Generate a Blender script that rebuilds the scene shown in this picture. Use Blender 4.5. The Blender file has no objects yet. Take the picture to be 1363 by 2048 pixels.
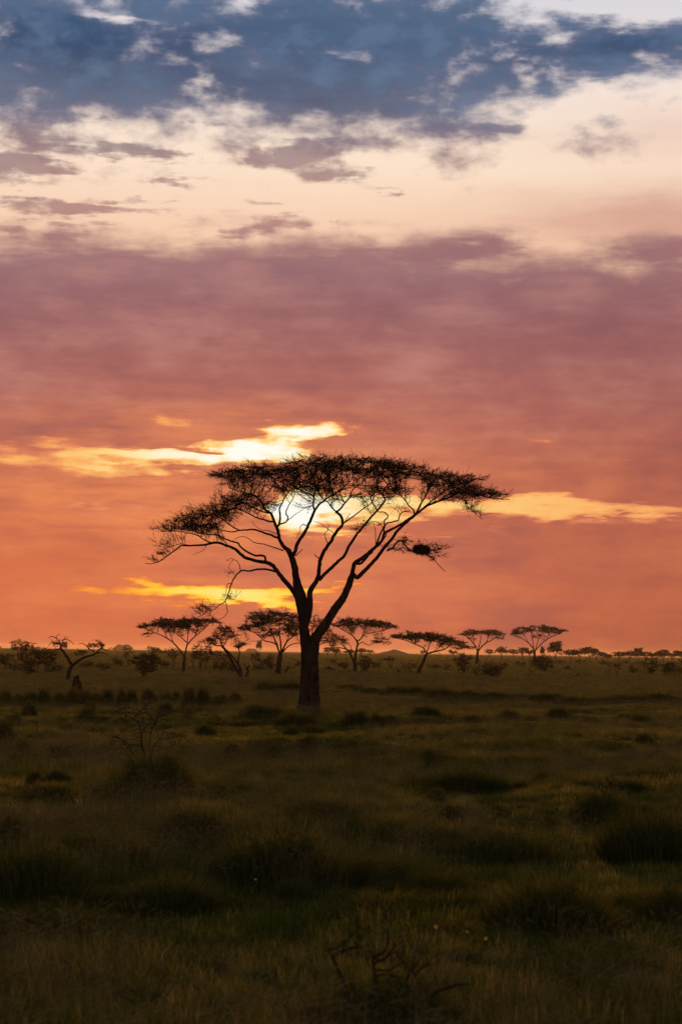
import bpy, math, random
import numpy as np
from mathutils import Vector, Matrix

rad = math.radians
scene = bpy.context.scene
COL = scene.collection

# ---------------------------------------------------------------- camera
CAM_H = 2.75                       # standing in an open vehicle
FPX = 3982.0                       # focal length of the photograph in its own pixels (70 mm on a 36 mm tall frame)
PITCH, ROLL = rad(4.02), rad(0.80)
cam_data = bpy.data.cameras.new('camera')
cam = bpy.data.objects.new('camera', cam_data)
COL.objects.link(cam)
cam_data.sensor_fit = 'VERTICAL'
cam_data.sensor_height = 36.0
cam_data.sensor_width = 24.0
cam_data.lens = 70.0
cam_data.clip_end = 30000.0
cam_data.dof.use_dof = True
cam_data.dof.focus_distance = 95.0
cam_data.dof.aperture_fstop = 3.0
CAM_ROT = Matrix.Rotation(rad(90) + PITCH, 3, 'X') @ Matrix.Rotation(ROLL, 3, 'Z')
cam.matrix_world = Matrix.Translation((0, 0, CAM_H)) @ CAM_ROT.to_4x4()
scene.camera = cam

def ray(px, py):
    return (CAM_ROT @ Vector(((px - 681.5) / FPX, (1024.0 - py) / FPX, -1.0))).normalized()

def azel(px, py):
    d = ray(px, py)
    return math.degrees(math.atan2(d.x, d.y)), math.degrees(math.asin(d.z))

# ---------------------------------------------------------------- view
scene.view_settings.view_transform = 'Standard'
scene.view_settings.look = 'None'
scene.view_settings.exposure = 0.0
scene.view_settings.gamma = 1.0
scene.cycles.use_denoising = True
scene.cycles.denoising_prefilter = 'NONE'
scene.cycles.use_adaptive_sampling = True
scene.cycles.adaptive_threshold = 0.01
scene.cycles.max_bounces = 6
scene.cycles.transparent_max_bounces = 6
scene.cycles.volume_bounces = 0

# ---------------------------------------------------------------- sky
def lin(c):
    return tuple(((v / 255) / 12.92 if v <= 10 else ((v / 255 + 0.055) / 1.055) ** 2.4) for v in c)

class X:
    """tiny expression wrapper over shader math nodes"""
    nt = None
    def __init__(s, v): s.v = v
    @staticmethod
    def n(op, *a):
        nd = X.nt.nodes.new('ShaderNodeMath'); nd.operation = op
        for i, q in enumerate(a):
            q = q.v if isinstance(q, X) else q
            if isinstance(q, (int, float)): nd.inputs[i].default_value = q
            else: X.nt.links.new(q, nd.inputs[i])
        return X(nd.outputs[0])
    def __add__(s, o): return X.n('ADD', s, o)
    __radd__ = __add__
    def __mul__(s, o): return X.n('MULTIPLY', s, o)
    __rmul__ = __mul__
    def __sub__(s, o): return X.n('SUBTRACT', s, o)
    def __rsub__(s, o): return X.n('SUBTRACT', o, s)
    def __truediv__(s, o): return X.n('DIVIDE', s, o)
    def clamp(s): return X.n('MINIMUM', X.n('MAXIMUM', s, 0.0), 1.0)

def smooth(lo, hi, x):
    nd = X.nt.nodes.new('ShaderNodeMapRange'); nd.interpolation_type = 'SMOOTHSTEP'
    X.nt.links.new(x.v, nd.inputs['Value'])
    nd.inputs['From Min'].default_value = lo; nd.inputs['From Max'].default_value = hi
    return X(nd.outputs['Result'])

def ramp(x, lo, hi, stops, srgb=True):
    """stops: (value, colour); value runs lo..hi"""
    mr = X.nt.nodes.new('ShaderNodeMapRange')
    X.nt.links.new(x.v, mr.inputs['Value'])
    mr.inputs['From Min'].default_value = lo; mr.inputs['From Max'].default_value = hi
    cr = X.nt.nodes.new('ShaderNodeValToRGB')
    X.nt.links.new(mr.outputs['Result'], cr.inputs['Fac'])
    stops = sorted(stops)
    el = cr.color_ramp.elements
    while len(el) < len(stops): el.new(0.5)
    for e, (v, c) in zip(el, stops):
        e.position = (v - lo) / (hi - lo)
    for e, (v, c) in zip(el, stops):
        c = lin(c) if srgb else c
        e.color = (*c, 1.0)
    return cr.outputs['Color']

def mix(fac, a, b, blend='MIX'):
    nd = X.nt.nodes.new('ShaderNodeMix'); nd.data_type = 'RGBA'; nd.blend_type = blend
    nd.clamp_factor = True
    for name, v in (('Factor', fac), ('A', a), ('B', b)):
        sock = [s for s in nd.inputs if s.name == name and s.enabled][0]
        v = v.v if isinstance(v, X) else v
        if isinstance(v, (int, float)): sock.default_value = v
        elif isinstance(v, tuple): sock.default_value = (*v, 1.0)
        else: X.nt.links.new(v, sock)
    return [s for s in nd.outputs if s.enabled][0]

def noise(vec, scale, detail=6.0, rough=0.55, dist=0.0):
    nd = X.nt.nodes.new('ShaderNodeTexNoise'); nd.noise_dimensions = '3D'
    X.nt.links.new(vec, nd.inputs['Vector'])
    nd.inputs['Scale'].default_value = scale; nd.inputs['Detail'].default_value = detail
    nd.inputs['Roughness'].default_value = rough; nd.inputs['Distortion'].default_value = dist
    return X(nd.outputs['Fac'])

def combine(x, y, z):
    nd = X.nt.nodes.new('ShaderNodeCombineXYZ')
    for i, q in enumerate((x, y, z)):
        if isinstance(q, X): X.nt.links.new(q.v, nd.inputs[i])
        else: nd.inputs[i].default_value = q
    return nd.outputs[0]

SUN_AZ, SUN_EL = azel(545, 985)

def build_world():
    w = bpy.data.worlds.new('World'); scene.world = w; w.use_nodes = True
    nt = w.node_tree; nt.nodes.clear(); X.nt = nt
    tc = nt.nodes.new('ShaderNodeTexCoord')
    sep = nt.nodes.new('ShaderNodeSeparateXYZ'); nt.links.new(tc.outputs['Generated'], sep.inputs[0])
    dx, dy, dz = (X(sep.outputs[i]) for i in range(3))
    R2D = 57.29578
    az = X.n('ARCTAN2', dx, dy) * R2D
    el = X.n('ARCSINE', dz) * R2D
    # two cloud coordinates in degrees, free of seams, squashed because clouds near the horizon are seen edge-on
    pa = combine(dx * (R2D * 0.30), dy * (R2D * 0.30), dz * (R2D * 0.55))
    pb = combine(dx * (R2D * 0.16), dy * (R2D * 0.16), dz * (R2D * 0.95))
    n_big = noise(pa, 0.55, 5, 0.60)
    n_mid = noise(pa, 1.5, 6, 0.56, 0.15)
    n_str = noise(pb, 1.0, 5, 0.55)
    n_stf = noise(pb, 3.1, 4, 0.6)
    n_fin = noise(pa, 3.6, 5, 0.54, 0.1)
    wx = (noise(pa, 2.3, 4, 0.6) - 0.5) * 2.6
    wy = (noise(pb, 2.0, 4, 0.6) - 0.5) * 1.5
    azw, elw = az + wx, el + wy

    pw = combine(azw, elw, 0.0)
    def blob(px, py, rx, ry, amp, acc=None):
        """a soft oval patch of cloud or of break, at its own azimuth and elevation in the sky"""
        a0, e0 = azel(px, py); ix, iy = 69.5 / rx, 69.5 / ry
        ma = nt.nodes.new('ShaderNodeVectorMath'); ma.operation = 'MULTIPLY_ADD'
        nt.links.new(pw, ma.inputs[0]); ma.inputs[1].default_value = (ix, iy, 0); ma.inputs[2].default_value = (-a0 * ix, -e0 * iy, 0)
        dt = nt.nodes.new('ShaderNodeVectorMath'); dt.operation = 'DOT_PRODUCT'
        nt.links.new(ma.outputs[0], dt.inputs[0]); nt.links.new(ma.outputs[0], dt.inputs[1])
        ex = X.n('POWER', 0.36788, X(dt.outputs['Value']))
        return X.n('MULTIPLY_ADD', ex, amp, 0.0 if acc is None else acc)
    def total(lst):
        t = None
        for b in lst: t = blob(*b, acc=t)
        return t

    # ---- upper blue-grey cloud deck: everything above ~15.5 degrees, broken
    _, e_top = azel(650, 215)
    deck = (el - e_top) * 0.55 + (n_big - 0.5) * 2.6 + (n_mid - 0.5) * 2.8 + (n_fin - 0.5) * 2.6
    deck = deck + 0.30 + smooth(3.5, 12.0, az) * -0.45
    deck = X.n('MINIMUM', deck, 0.55 + (n_mid - 0.5) * 4.6 + (n_big - 0.5) * 1.4 + (n_fin - 0.5) * 3.4)
    deck = deck + total([
        (330, 160, 300, 90, 0.45), (200, 85, 190, 50, 0.8), (90, 60, 120, 60, 0.5), (420, 60, 150, 60, 0.4), (650, 130, 260, 110, 0.75), (90, 150, 180, 80, 0.45), (640, 215, 130, 45, 0.55),
        (1230, 95, 150, 40, 1.25), (1040, 120, 60, 22, 0.8), (960, 60, 150, 50, 0.4),
        (1250, 5, 200, 45, -2.2), (240, 26, 80, 12, -1.3), (690, 108, 50, 16, -1.1), (500, 130, 60, 40, -0.6),
        (270, 120, 40, 40, -0.6), (1250, 200, 300, 50, -1.0), (1010, 170, 120, 22, 0.5)])
    m_deck = smooth(-0.75, 1.0, deck)

    # ---- small ragged clouds in the clear belt
    sc = total([
        (600, 310, 100, 24, 0.95), (700, 352, 90, 15, 0.75), (780, 385, 50, 7, 0.55), (960, 255, 90, 16, 0.75), (930, 285, 80, 6, 0.45),
        (20, 335, 60, 38, 0.95), (180, 300, 170, 15, 0.8), (110, 335, 90, 10, 0.55), (260, 285, 80, 12, 0.7), (40, 400, 120, 8, 0.6), (280, 395, 110, 8, 0.55), (70, 250, 90, 22, 0.75), (320, 310, 90, 10, 0.6), (430, 245, 60, 12, 0.6), (330, 362, 90, 9, 0.5),
        (190, 420, 200, 11, 0.75), (540, 395, 60, 10, 0.55), (600, 448, 80, 20, 0.75), (480, 470, 60, 14, 0.7), (60, 465, 130, 12, 0.75), (200, 240, 60, 8, 0.5), (130, 445, 150, 6, 0.5)])
    belt = sc + (n_mid - 0.5) * 2.0 + (n_stf - 0.5) * 0.9 + (n_fin - 0.5) * 2.6
    m_belt = smooth(0.15, 1.1, belt + sc * 0.35) * smooth(0.06, 0.5, sc + 0.06) * 0.78

    # ---- rose-grey stratus below ~11.5 degrees, with a lumpy top edge
    _, e_mid = azel(680, 487)
    strat = (e_mid - el) * 1.15 + (n_mid - 0.5) * 2.2 + (n_str - 0.5) * 2.4 + (n_stf - 0.5) * 1.3 + (n_fin - 0.5) * 1.2 + total([
        (935, 478, 115, 30, 1.3), (1290, 492, 120, 24, 0.9), (820, 500, 80, 20, 0.6), (620, 500, 130, 30, 0.5), (230, 495, 200, 24, 0.5), (560, 540, 200, 30, 0.4), (1120, 490, 70, 22, -0.9), (400, 478, 90, 14, -0.5), (760, 478, 70, 12, -0.4)])
    m_strat = smooth(-0.75, 1.25, strat)
    # thin veil on the right, under the clear belt
    veil = blob(1330, 440, 330, 55, 1.0) + blob(1363, 270, 260, 60, 0.35)

    # ---- breaks in the stratus round the sun
    gaps = total([
        (500, 900, 85, 24, 1.15), (635, 864, 62, 24, 0.95), (560, 880, 60, 18, 0.5), (580, 886, 60, 6, -0.4), (690, 880, 60, 9, -0.45), (300, 903, 90, 8, -0.55), (200, 928, 120, 6, -0.35), (1180, 1034, 120, 6, -0.4), (960, 1028, 70, 6, -0.35), (420, 1196, 70, 6, -0.5), (560, 1192, 40, 5, -0.5),
        (90, 915, 220, 34.8, 0.7), (250, 918, 120, 20.3, 0.37), (350, 918, 150, 20.3, 0.7), (430, 905, 60, 6, -0.5), (345, 840, 75, 20.3, 0.44),
        (540, 838, 20, 8.7, 0.52), (1085, 886, 55, 13, 0.37), (1255, 910, 50, 7.2, 0.37), (250, 770, 60, 14.5, 0.21),
        (588, 1028, 50, 31.9, 1.11), (700, 1012, 130, 21.8, 0.74), (880, 1016, 170, 21.8, 0.74), (1060, 1006, 110, 17.4, 0.59), (1250, 1022, 170, 18.8, 0.7), (1120, 1022, 200, 23.2, 0.55),
        (640, 1062, 120, 10.2, 0.59), (880, 1070, 120, 8.7, 0.41), (1010, 1062, 60, 5.8, 0.3), (300, 1010, 180, 31.9, 0.37), (160, 1018, 60, 20.3, 0.26),
        (490, 1188, 95, 23.2, 1.26), (390, 1180, 120, 14.5, 0.96), (260, 1178, 170, 14.5, 0.59), (650, 1172, 110, 5.8, 0.63), (640, 1208, 60, 5.8, 0.44), (520, 1206, 70, 8.7, 0.59), (300, 1196, 180, 17.4, 0.33), (380, 1125, 60, 7.2, 0.22), (720, 818, 60, 11.6, 0.15)])
    gapn = gaps + (n_stf - 0.5) * 2.1 + (n_mid - 0.5) * 0.8 + (n_fin - 0.5) * 1.5
    m_gap = smooth(-0.40, 1.25, gapn) * smooth(0.0, 0.70, gaps)

    # ---- colours
    E = lambda py: azel(681, py)[1]
    clear = ramp(el, 0, 30, [(E(1303), (238, 140, 88)), (E(1000), (250, 160, 92)), (E(700), (246, 176, 132)), (E(470), (248, 205, 175)), (E(330), (252, 226, 202)),
                             (E(180), (246, 228, 216)), (E(20), (222, 218, 224)), (24, (170, 186, 212)), (30, (120, 150, 195))])
    cloud = ramp(el, 0, 30, [(E(1303), (184, 92, 64)), (E(1250), (196, 102, 74)), (E(1200), (200, 107, 78)), (E(1060), (190, 103, 79)), (E(940), (181, 102, 83)), (E(800), (166, 102, 96)), (E(660), (151, 101, 104)),
                             (E(540), (150, 109, 115)), (E(440), (164, 116, 116)), (E(300), (142, 113, 120)), (E(220), (96, 98, 118)), (E(110), (60, 80, 112)), (E(0), (50, 84, 118)), (30, (52, 84, 120))])
    # the hidden sun: its light through thin places, strongest close by
    sa, se = SUN_AZ, SUN_EL
    def lobe(px, py, rx, ry):
        a0, e0 = azel(px, py)
        u = (az - a0) / (rx / 69.5); v = (el - e0) / (ry / 69.5)
        return X.n('EXPONENT', (u * u + v * v) * -1.0)
    near = X.n('MAXIMUM', X.n('MAXIMUM', lobe(530, 895, 270, 75), lobe(596, 1026, 120, 42)), X.n('MAXIMUM', lobe(470, 1190, 190, 45) * 0.60, lobe(560, 985, 420, 190) * 0.42))
    qx2 = (az - sa) / 9.0; qy2 = (el - se) / 4.6
    wide = X.n('EXPONENT', (qx2 * qx2 + qy2 * qy2) * -1.0)
    _, e_low = azel(545, 1110)
    gv = m_gap * (0.42 + 0.80 * near)
    thru_hi = ramp(gv, 0, 1.2, [(0.0, (196, 108, 84)), (0.20, (228, 136, 92)), (0.42, (250, 176, 100)), (0.62, (255, 214, 132)), (0.80, (255, 240, 196)), (1.05, (255, 252, 240))])
    thru_lo = ramp(gv, 0, 1.2, [(0.0, (200, 104, 70)), (0.20, (236, 128, 66)), (0.42, (255, 164, 58)), (0.62, (255, 204, 60)), (0.85, (255, 226, 110)), (1.05, (255, 240, 170))])
    thru = mix(smooth(e_low - 0.9, e_low + 0.9, el), thru_lo, thru_hi)
    glow_clear = clear
    # clouds: thick and thin places
    body = (n_str - 0.5) * 0.65 + (n_mid - 0.5) * 0.65 + (n_big - 0.5) * 0.3 + (n_fin - 0.5) * 0.3 + (n_stf - 0.5) * 0.35
    lowmask = 1.0 - smooth(E(560), E(420), el)
    cl = mix(wide * 0.30, cloud, lin((226, 124, 84)))
    deep = smooth(0.0, 1.7, deck) * smooth(E(330), E(220), el)
    cl = mix(smooth(0.42, 0.66, n_mid * 0.6 + n_fin * 0.4) * 0.7 * smooth(E(330), E(150), el), cl, lin((104, 124, 152)))
    cl = mix((1.0 - deep) * 0.55 * smooth(E(330), E(150), el), cl, lin((150, 150, 172)))
    cl = mix(smooth(-0.08, 0.34, body) * (0.42 + 0.2 * wide) * lowmask, cl, mix(smooth(E(1000), E(760), el), lin((232, 140, 90)), lin((206, 148, 132))))
    cl = mix(smooth(0.04, -0.32, body) * 0.45, cl, mix(lowmask, lin((44, 66, 98)), lin((126, 80, 86))))
    cl = mix(smooth(E(900), E(1180), el) * smooth(1.0, -8.0, az) * 0.45, cl, lin((224, 112, 64)))
    warm = (lobe(190, 1000, 340, 75) * 0.75 + lobe(560, 1010, 330, 150) * 0.55 + lobe(350, 1190, 300, 60) * 0.45 + lobe(330, 850, 330, 60) * 0.35).clamp()
    cl = mix(warm * smooth(0.30, 0.70, n_str * 0.5 + n_stf * 0.5), cl, lin((246, 148, 88)))
    # away from the sun the evening sky loses its orange
    away = smooth(11.0, 120.0, X.n('ABSOLUTE', az - sa))
    cl = mix(away * 0.75 * lowmask, cl, lin((104, 84, 104)))
    cl = mix(smooth(1.0, 10.5, az) * (0.14 + 0.26 * smooth(E(1000), E(1290), el)) * lowmask, cl, lin((150, 72, 50)))
    glow_clear = mix(away * 0.6 * lowmask, glow_clear, lin((170, 140, 150)))
    # a Nishita dome gives the air behind the clouds its own gradient
    sky = nt.nodes.new('ShaderNodeTexSky'); sky.sky_type = 'NISHITA'; sky.sun_disc = False
    sky.sun_elevation = rad(SUN_EL); sky.sun_rotation = rad(SUN_AZ); sky.dust_density = 3.0
    nish = mix(1.0, sky.outputs[0], (0.05, 0.05, 0.05), 'MULTIPLY')
    air = mix(smooth(14.0, 40.0, el) * 0.6, glow_clear, nish)
    # layers, far to near
    upper = mix(veil * 0.75, air, lin((206, 150, 134)))
    upper = mix(m_belt, upper, cl)
    upper = mix(m_deck, upper, cl)
    out = mix(m_strat, upper, mix(smooth(0.0, 0.48, m_gap), cl, thru))
    # below the horizon the dome only repeats the ground's dusk
    out = mix(smooth(-0.2, -1.5, el), out, lin((70, 46, 26)))
    bg = nt.nodes.new('ShaderNodeBackground'); nt.links.new(out, bg.inputs['Color'])
    bg.inputs['Strength'].default_value = 1.0
    wo = nt.nodes.new('ShaderNodeOutputWorld'); nt.links.new(bg.outputs[0], wo.inputs['Surface'])
build_world()
scene.world.cycles.sampling_method = 'MANUAL'
scene.world.cycles.sample_map_resolution = 256

# ---------------------------------------------------------------- sun, low and veiled by the stratus
sun_data = bpy.data.lights.new('sun', 'SUN')
sun_data.energy = 3.2
sun_data.angle = rad(6)
sun_data.color = (1.0, 0.47, 0.12)
sun = bpy.data.objects.new('sun', sun_data)
COL.objects.link(sun)
sa, se = rad(SUN_AZ), rad(SUN_EL)
sun_dir = Vector((math.sin(sa) * math.cos(se), math.cos(sa) * math.cos(se), math.sin(se)))
sun.rotation_euler = sun_dir.to_track_quat('Z', 'Y').to_euler()
sun.location = (-30, 60, 40)

# ---------------------------------------------------------------- helpers: materials
def new_mat(name):
    m = bpy.data.materials.new(name); m.use_nodes = True
    nt = m.node_tree; X.nt = nt
    b = nt.nodes['Principled BSDF']
    b.inputs['Roughness'].default_value = 1.0
    b.inputs['Specular IOR Level'].default_value = 0.0
    return m, nt, b

def geo_pos(nt):
    return nt.nodes.new('ShaderNodeNewGeometry').outputs['Position']

def bark_mat(name, c1, c2, scale=6.0, stretch=0.18, bump=0.6):
    m, nt, b = new_mat(name)
    mp = nt.nodes.new('ShaderNodeMapping'); mp.inputs['Scale'].default_value = (1, 1, stretch)
    nt.links.new(geo_pos(nt), mp.inputs['Vector'])
    n = noise(mp.outputs[0], scale, 6, 0.65, 0.3)
    n2 = noise(geo_pos(nt), 0.9, 3, 0.5)
    nt.links.new(mix(smooth(0.35, 0.68, n * 0.75 + n2 * 0.25), c1, c2), b.inputs['Base Color'])
    bp = nt.nodes.new('ShaderNodeBump'); bp.inputs['Strength'].default_value = bump; bp.inputs['Distance'].default_value = 0.05
    nt.links.new(n.v, bp.inputs['Height']); nt.links.new(bp.outputs[0], b.inputs['Normal'])
    return m

def leaf_mat(name, stops, trans=0.35, scale=0.35, per_obj=0.25, per_leaf=0.0):
    """leaf and blade stuff: colour by patches in the place, some light passing through"""
    m, nt, b = new_mat(name)
    pos = geo_pos(nt)
    n = noise(pos, scale, 4, 0.6)
    n2 = noise(pos, scale * 14, 2, 0.5)
    oi = nt.nodes.new('ShaderNodeObjectInfo')
    gi = nt.nodes.new('ShaderNodeNewGeometry')
    t = n * 0.75 + n2 * 0.25 + (X(oi.outputs['Random']) - 0.5) * per_obj + (X(gi.outputs['Random Per Island']) - 0.5) * per_leaf
    col = ramp(t, 0.25, 0.75, stops, srgb=False)
    nt.links.new(col, b.inputs['Base Color'])
    tr = nt.nodes.new('ShaderNodeBsdfTranslucent'); nt.links.new(col, tr.inputs['Color'])
    mx = nt.nodes.new('ShaderNodeMixShader'); mx.inputs[0].default_value = trans
    nt.links.new(b.outputs[0], mx.inputs[1]); nt.links.new(tr.outputs[0], mx.inputs[2])
    nt.links.new(mx.outputs[0], nt.nodes['Material Output'].inputs['Surface'])
    return m

# ---------------------------------------------------------------- helpers: objects
def props(o, label=None, cat=None, group=None, kind=None):
    for k, v in (('label', label), ('category', cat), ('group', group), ('kind', kind)):
        if v: o[k] = v
    return o

def mesh_of(name, V, F, mat, smooth_shade=False):
    """V (n,3) array; F list of (m,k) int arrays"""
    me = bpy.data.meshes.new(name)
    V = np.asarray(V, np.float32)
    loops = np.concatenate([f.ravel() for f in F]).astype(np.int32)
    counts = np.concatenate([np.full(len(f), f.shape[1], np.int32) for f in F])
    starts = np.concatenate(([0], np.cumsum(counts)[:-1])).astype(np.int32)
    me.vertices.add(len(V)); me.vertices.foreach_set('co', V.ravel())
    me.loops.add(len(loops)); me.loops.foreach_set('vertex_index', loops)
    me.polygons.add(len(counts)); me.polygons.foreach_set('loop_start', starts)
    if smooth_shade: me.polygons.foreach_set('use_smooth', np.ones(len(counts), bool))
    me.update(calc_edges=True)
    me.materials.append(mat)
    return me

def add(name, me, parent=None, loc=None):
    o = bpy.data.objects.new(name, me); COL.objects.link(o)
    if loc is not None: o.location = loc
    if parent: o.parent = parent
    return o

def empty(name, loc):
    return add(name, None, None, loc)

class Geo:
    """collects triangles and quads"""
    def __init__(s): s.V = []; s.F = []; s.n = 0
    def put(s, V, *F):
        s.V.append(np.asarray(V, np.float64).reshape(-1, 3))
        for f in F: s.F.append(np.asarray(f, np.int64) + s.n)
        s.n += len(s.V[-1])
    def mesh(s, name, mat, off=None, sm=False):
        V = np.concatenate(s.V)
        if off is not None: V = V - np.asarray(off)
        return mesh_of(name, V, s.F, mat, sm)

def unit(v):
    return v / np.maximum(np.linalg.norm(v, axis=-1, keepdims=True), 1e-9)

def segs(g, p0, p1, r0, r1, k=3):
    """independent prisms, vectorised"""
    p0, p1 = np.atleast_2d(p0), np.atleast_2d(p1)
    m = len(p0)
    if not m: return
    r0 = np.broadcast_to(r0, (m,)); r1 = np.broadcast_to(r1, (m,))
    d = unit(p1 - p0)
    a = np.where(np.abs(d[:, 2:3]) < 0.9, np.array([[0, 0, 1.0]]), np.array([[1.0, 0, 0]]))
    u = unit(np.cross(d, a)); v = np.cross(d, u)
    th = np.arange(k) * 2 * math.pi / k
    ring = np.cos(th)[None, :, None] * u[:, None, :] + np.sin(th)[None, :, None] * v[:, None, :]
    A = p0[:, None, :] + ring * r0[:, None, None]; B = p1[:, None, :] + ring * r1[:, None, None]
    V = np.concatenate([A, B], axis=1).reshape(-1, 3)
    i = np.arange(k); j = (i + 1) % k
    f = np.stack([i, j, j + k, i + k], 1)
    F = (f[None] + (np.arange(m) * 2 * k)[:, None, None]).reshape(-1, 4)
    g.put(V, F)

def tube(g, P, R, k=10, rng=None, rough=0.0, flare=False):
    """one continuous tapering limb with closed ends"""
    P = np.asarray(P, float); R = np.asarray(R, float); n = len(P)
    T = unit(np.gradient(P, axis=0))
    u = np.cross(T[0], [0.3, 0.95, 0.1]); u = unit(u)
    th = np.arange(k) * 2 * math.pi / k
    V = []
    ph = rng.uniform(0, 6.28, 4) if rng is not None else np.zeros(4)
    for i in range(n):
        u = unit(u - T[i] * np.dot(u, T[i])); v = np.cross(T[i], u)
        rr = R[i] * np.ones(k)
        if rough:
            rr = rr * (1 + rough * (np.sin(2 * th + ph[0] + i * 0.35) * 0.5 + np.sin(3 * th + ph[1] - i * 0.5) * 0.35 + np.sin(5 * th + ph[2] + i * 0.2) * 0.3)
                       + rough * 0.5 * math.sin(i * 1.7 + ph[3]))
        V.append(P[i] + np.cos(th)[:, None] * rr[:, None] * u + np.sin(th)[:, None] * rr[:, None] * v)
    V = np.concatenate(V)
    i = np.arange(k); j = (i + 1) % k
    f = np.stack([i, j, j + k, i + k], 1)
    F = (f[None] + (np.arange(n - 1) * k)[:, None, None]).reshape(-1, 4)
    V = np.vstack([V, P[-1] + T[-1] * R[-1] * 0.6])
    cap = np.stack([i + (n - 1) * k, j + (n - 1) * k, np.full(k, n * k)], 1)
    g.put(V, F, cap)

def catmull(P, m):
    """resample a polyline of (n,c) smoothly into m points per span"""
    P = np.asarray(P, float)
    Q = np.vstack([2 * P[0] - P[1], P, 2 * P[-1] - P[-2]])
    out = []
    for i in range(1, len(Q) - 2):
        t = np.linspace(0, 1, m, endpoint=False)[:, None]
        a, b, c, d = Q[i - 1], Q[i], Q[i + 1], Q[i + 2]
        out.append(0.5 * ((2 * b) + (-a + c) * t + (2 * a - 5 * b + 4 * c - d) * t ** 2 + (-a + 3 * b - 3 * c + d) * t ** 3))
    out.append(P[-1:])
    return np.vstack(out)

# ---------------------------------------------------------------- the lie of the land
def ground_z(x, y):
    x = np.asarray(x, float); y = np.asarray(y, float)
    near = np.clip((160 - y) / 60, 0, 1)
    tree = 1 - np.exp(-((x + 1.5) ** 2 + (y - 95) ** 2) / 120.0)
    z = (0.10 * np.sin(x * 0.31 + y * 0.07 + 1.0) + 0.09 * np.sin(y * 0.23 - x * 0.11) + 0.06 * np.sin(x * 0.73 - y * 0.41 + 2.0)) * near * tree
    return z

def ground_at(px, py):
    """the point of the ground seen at a pixel of the photograph"""
    d = ray(px, py); z = 0.0
    for _ in range(4):
        t = (z - CAM_H) / min(d.z, -1e-4)
        p = Vector((0, 0, CAM_H)) + d * t
        z = float(ground_z(p.x, p.y))
    return Vector((p.x, p.y, z))

def at_depth(px, py, y):
    """the point at distance y along the view that is seen at a pixel"""
    d = ray(px, py)
    return Vector((0, 0, CAM_H)) + d * (y / d.y)

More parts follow.
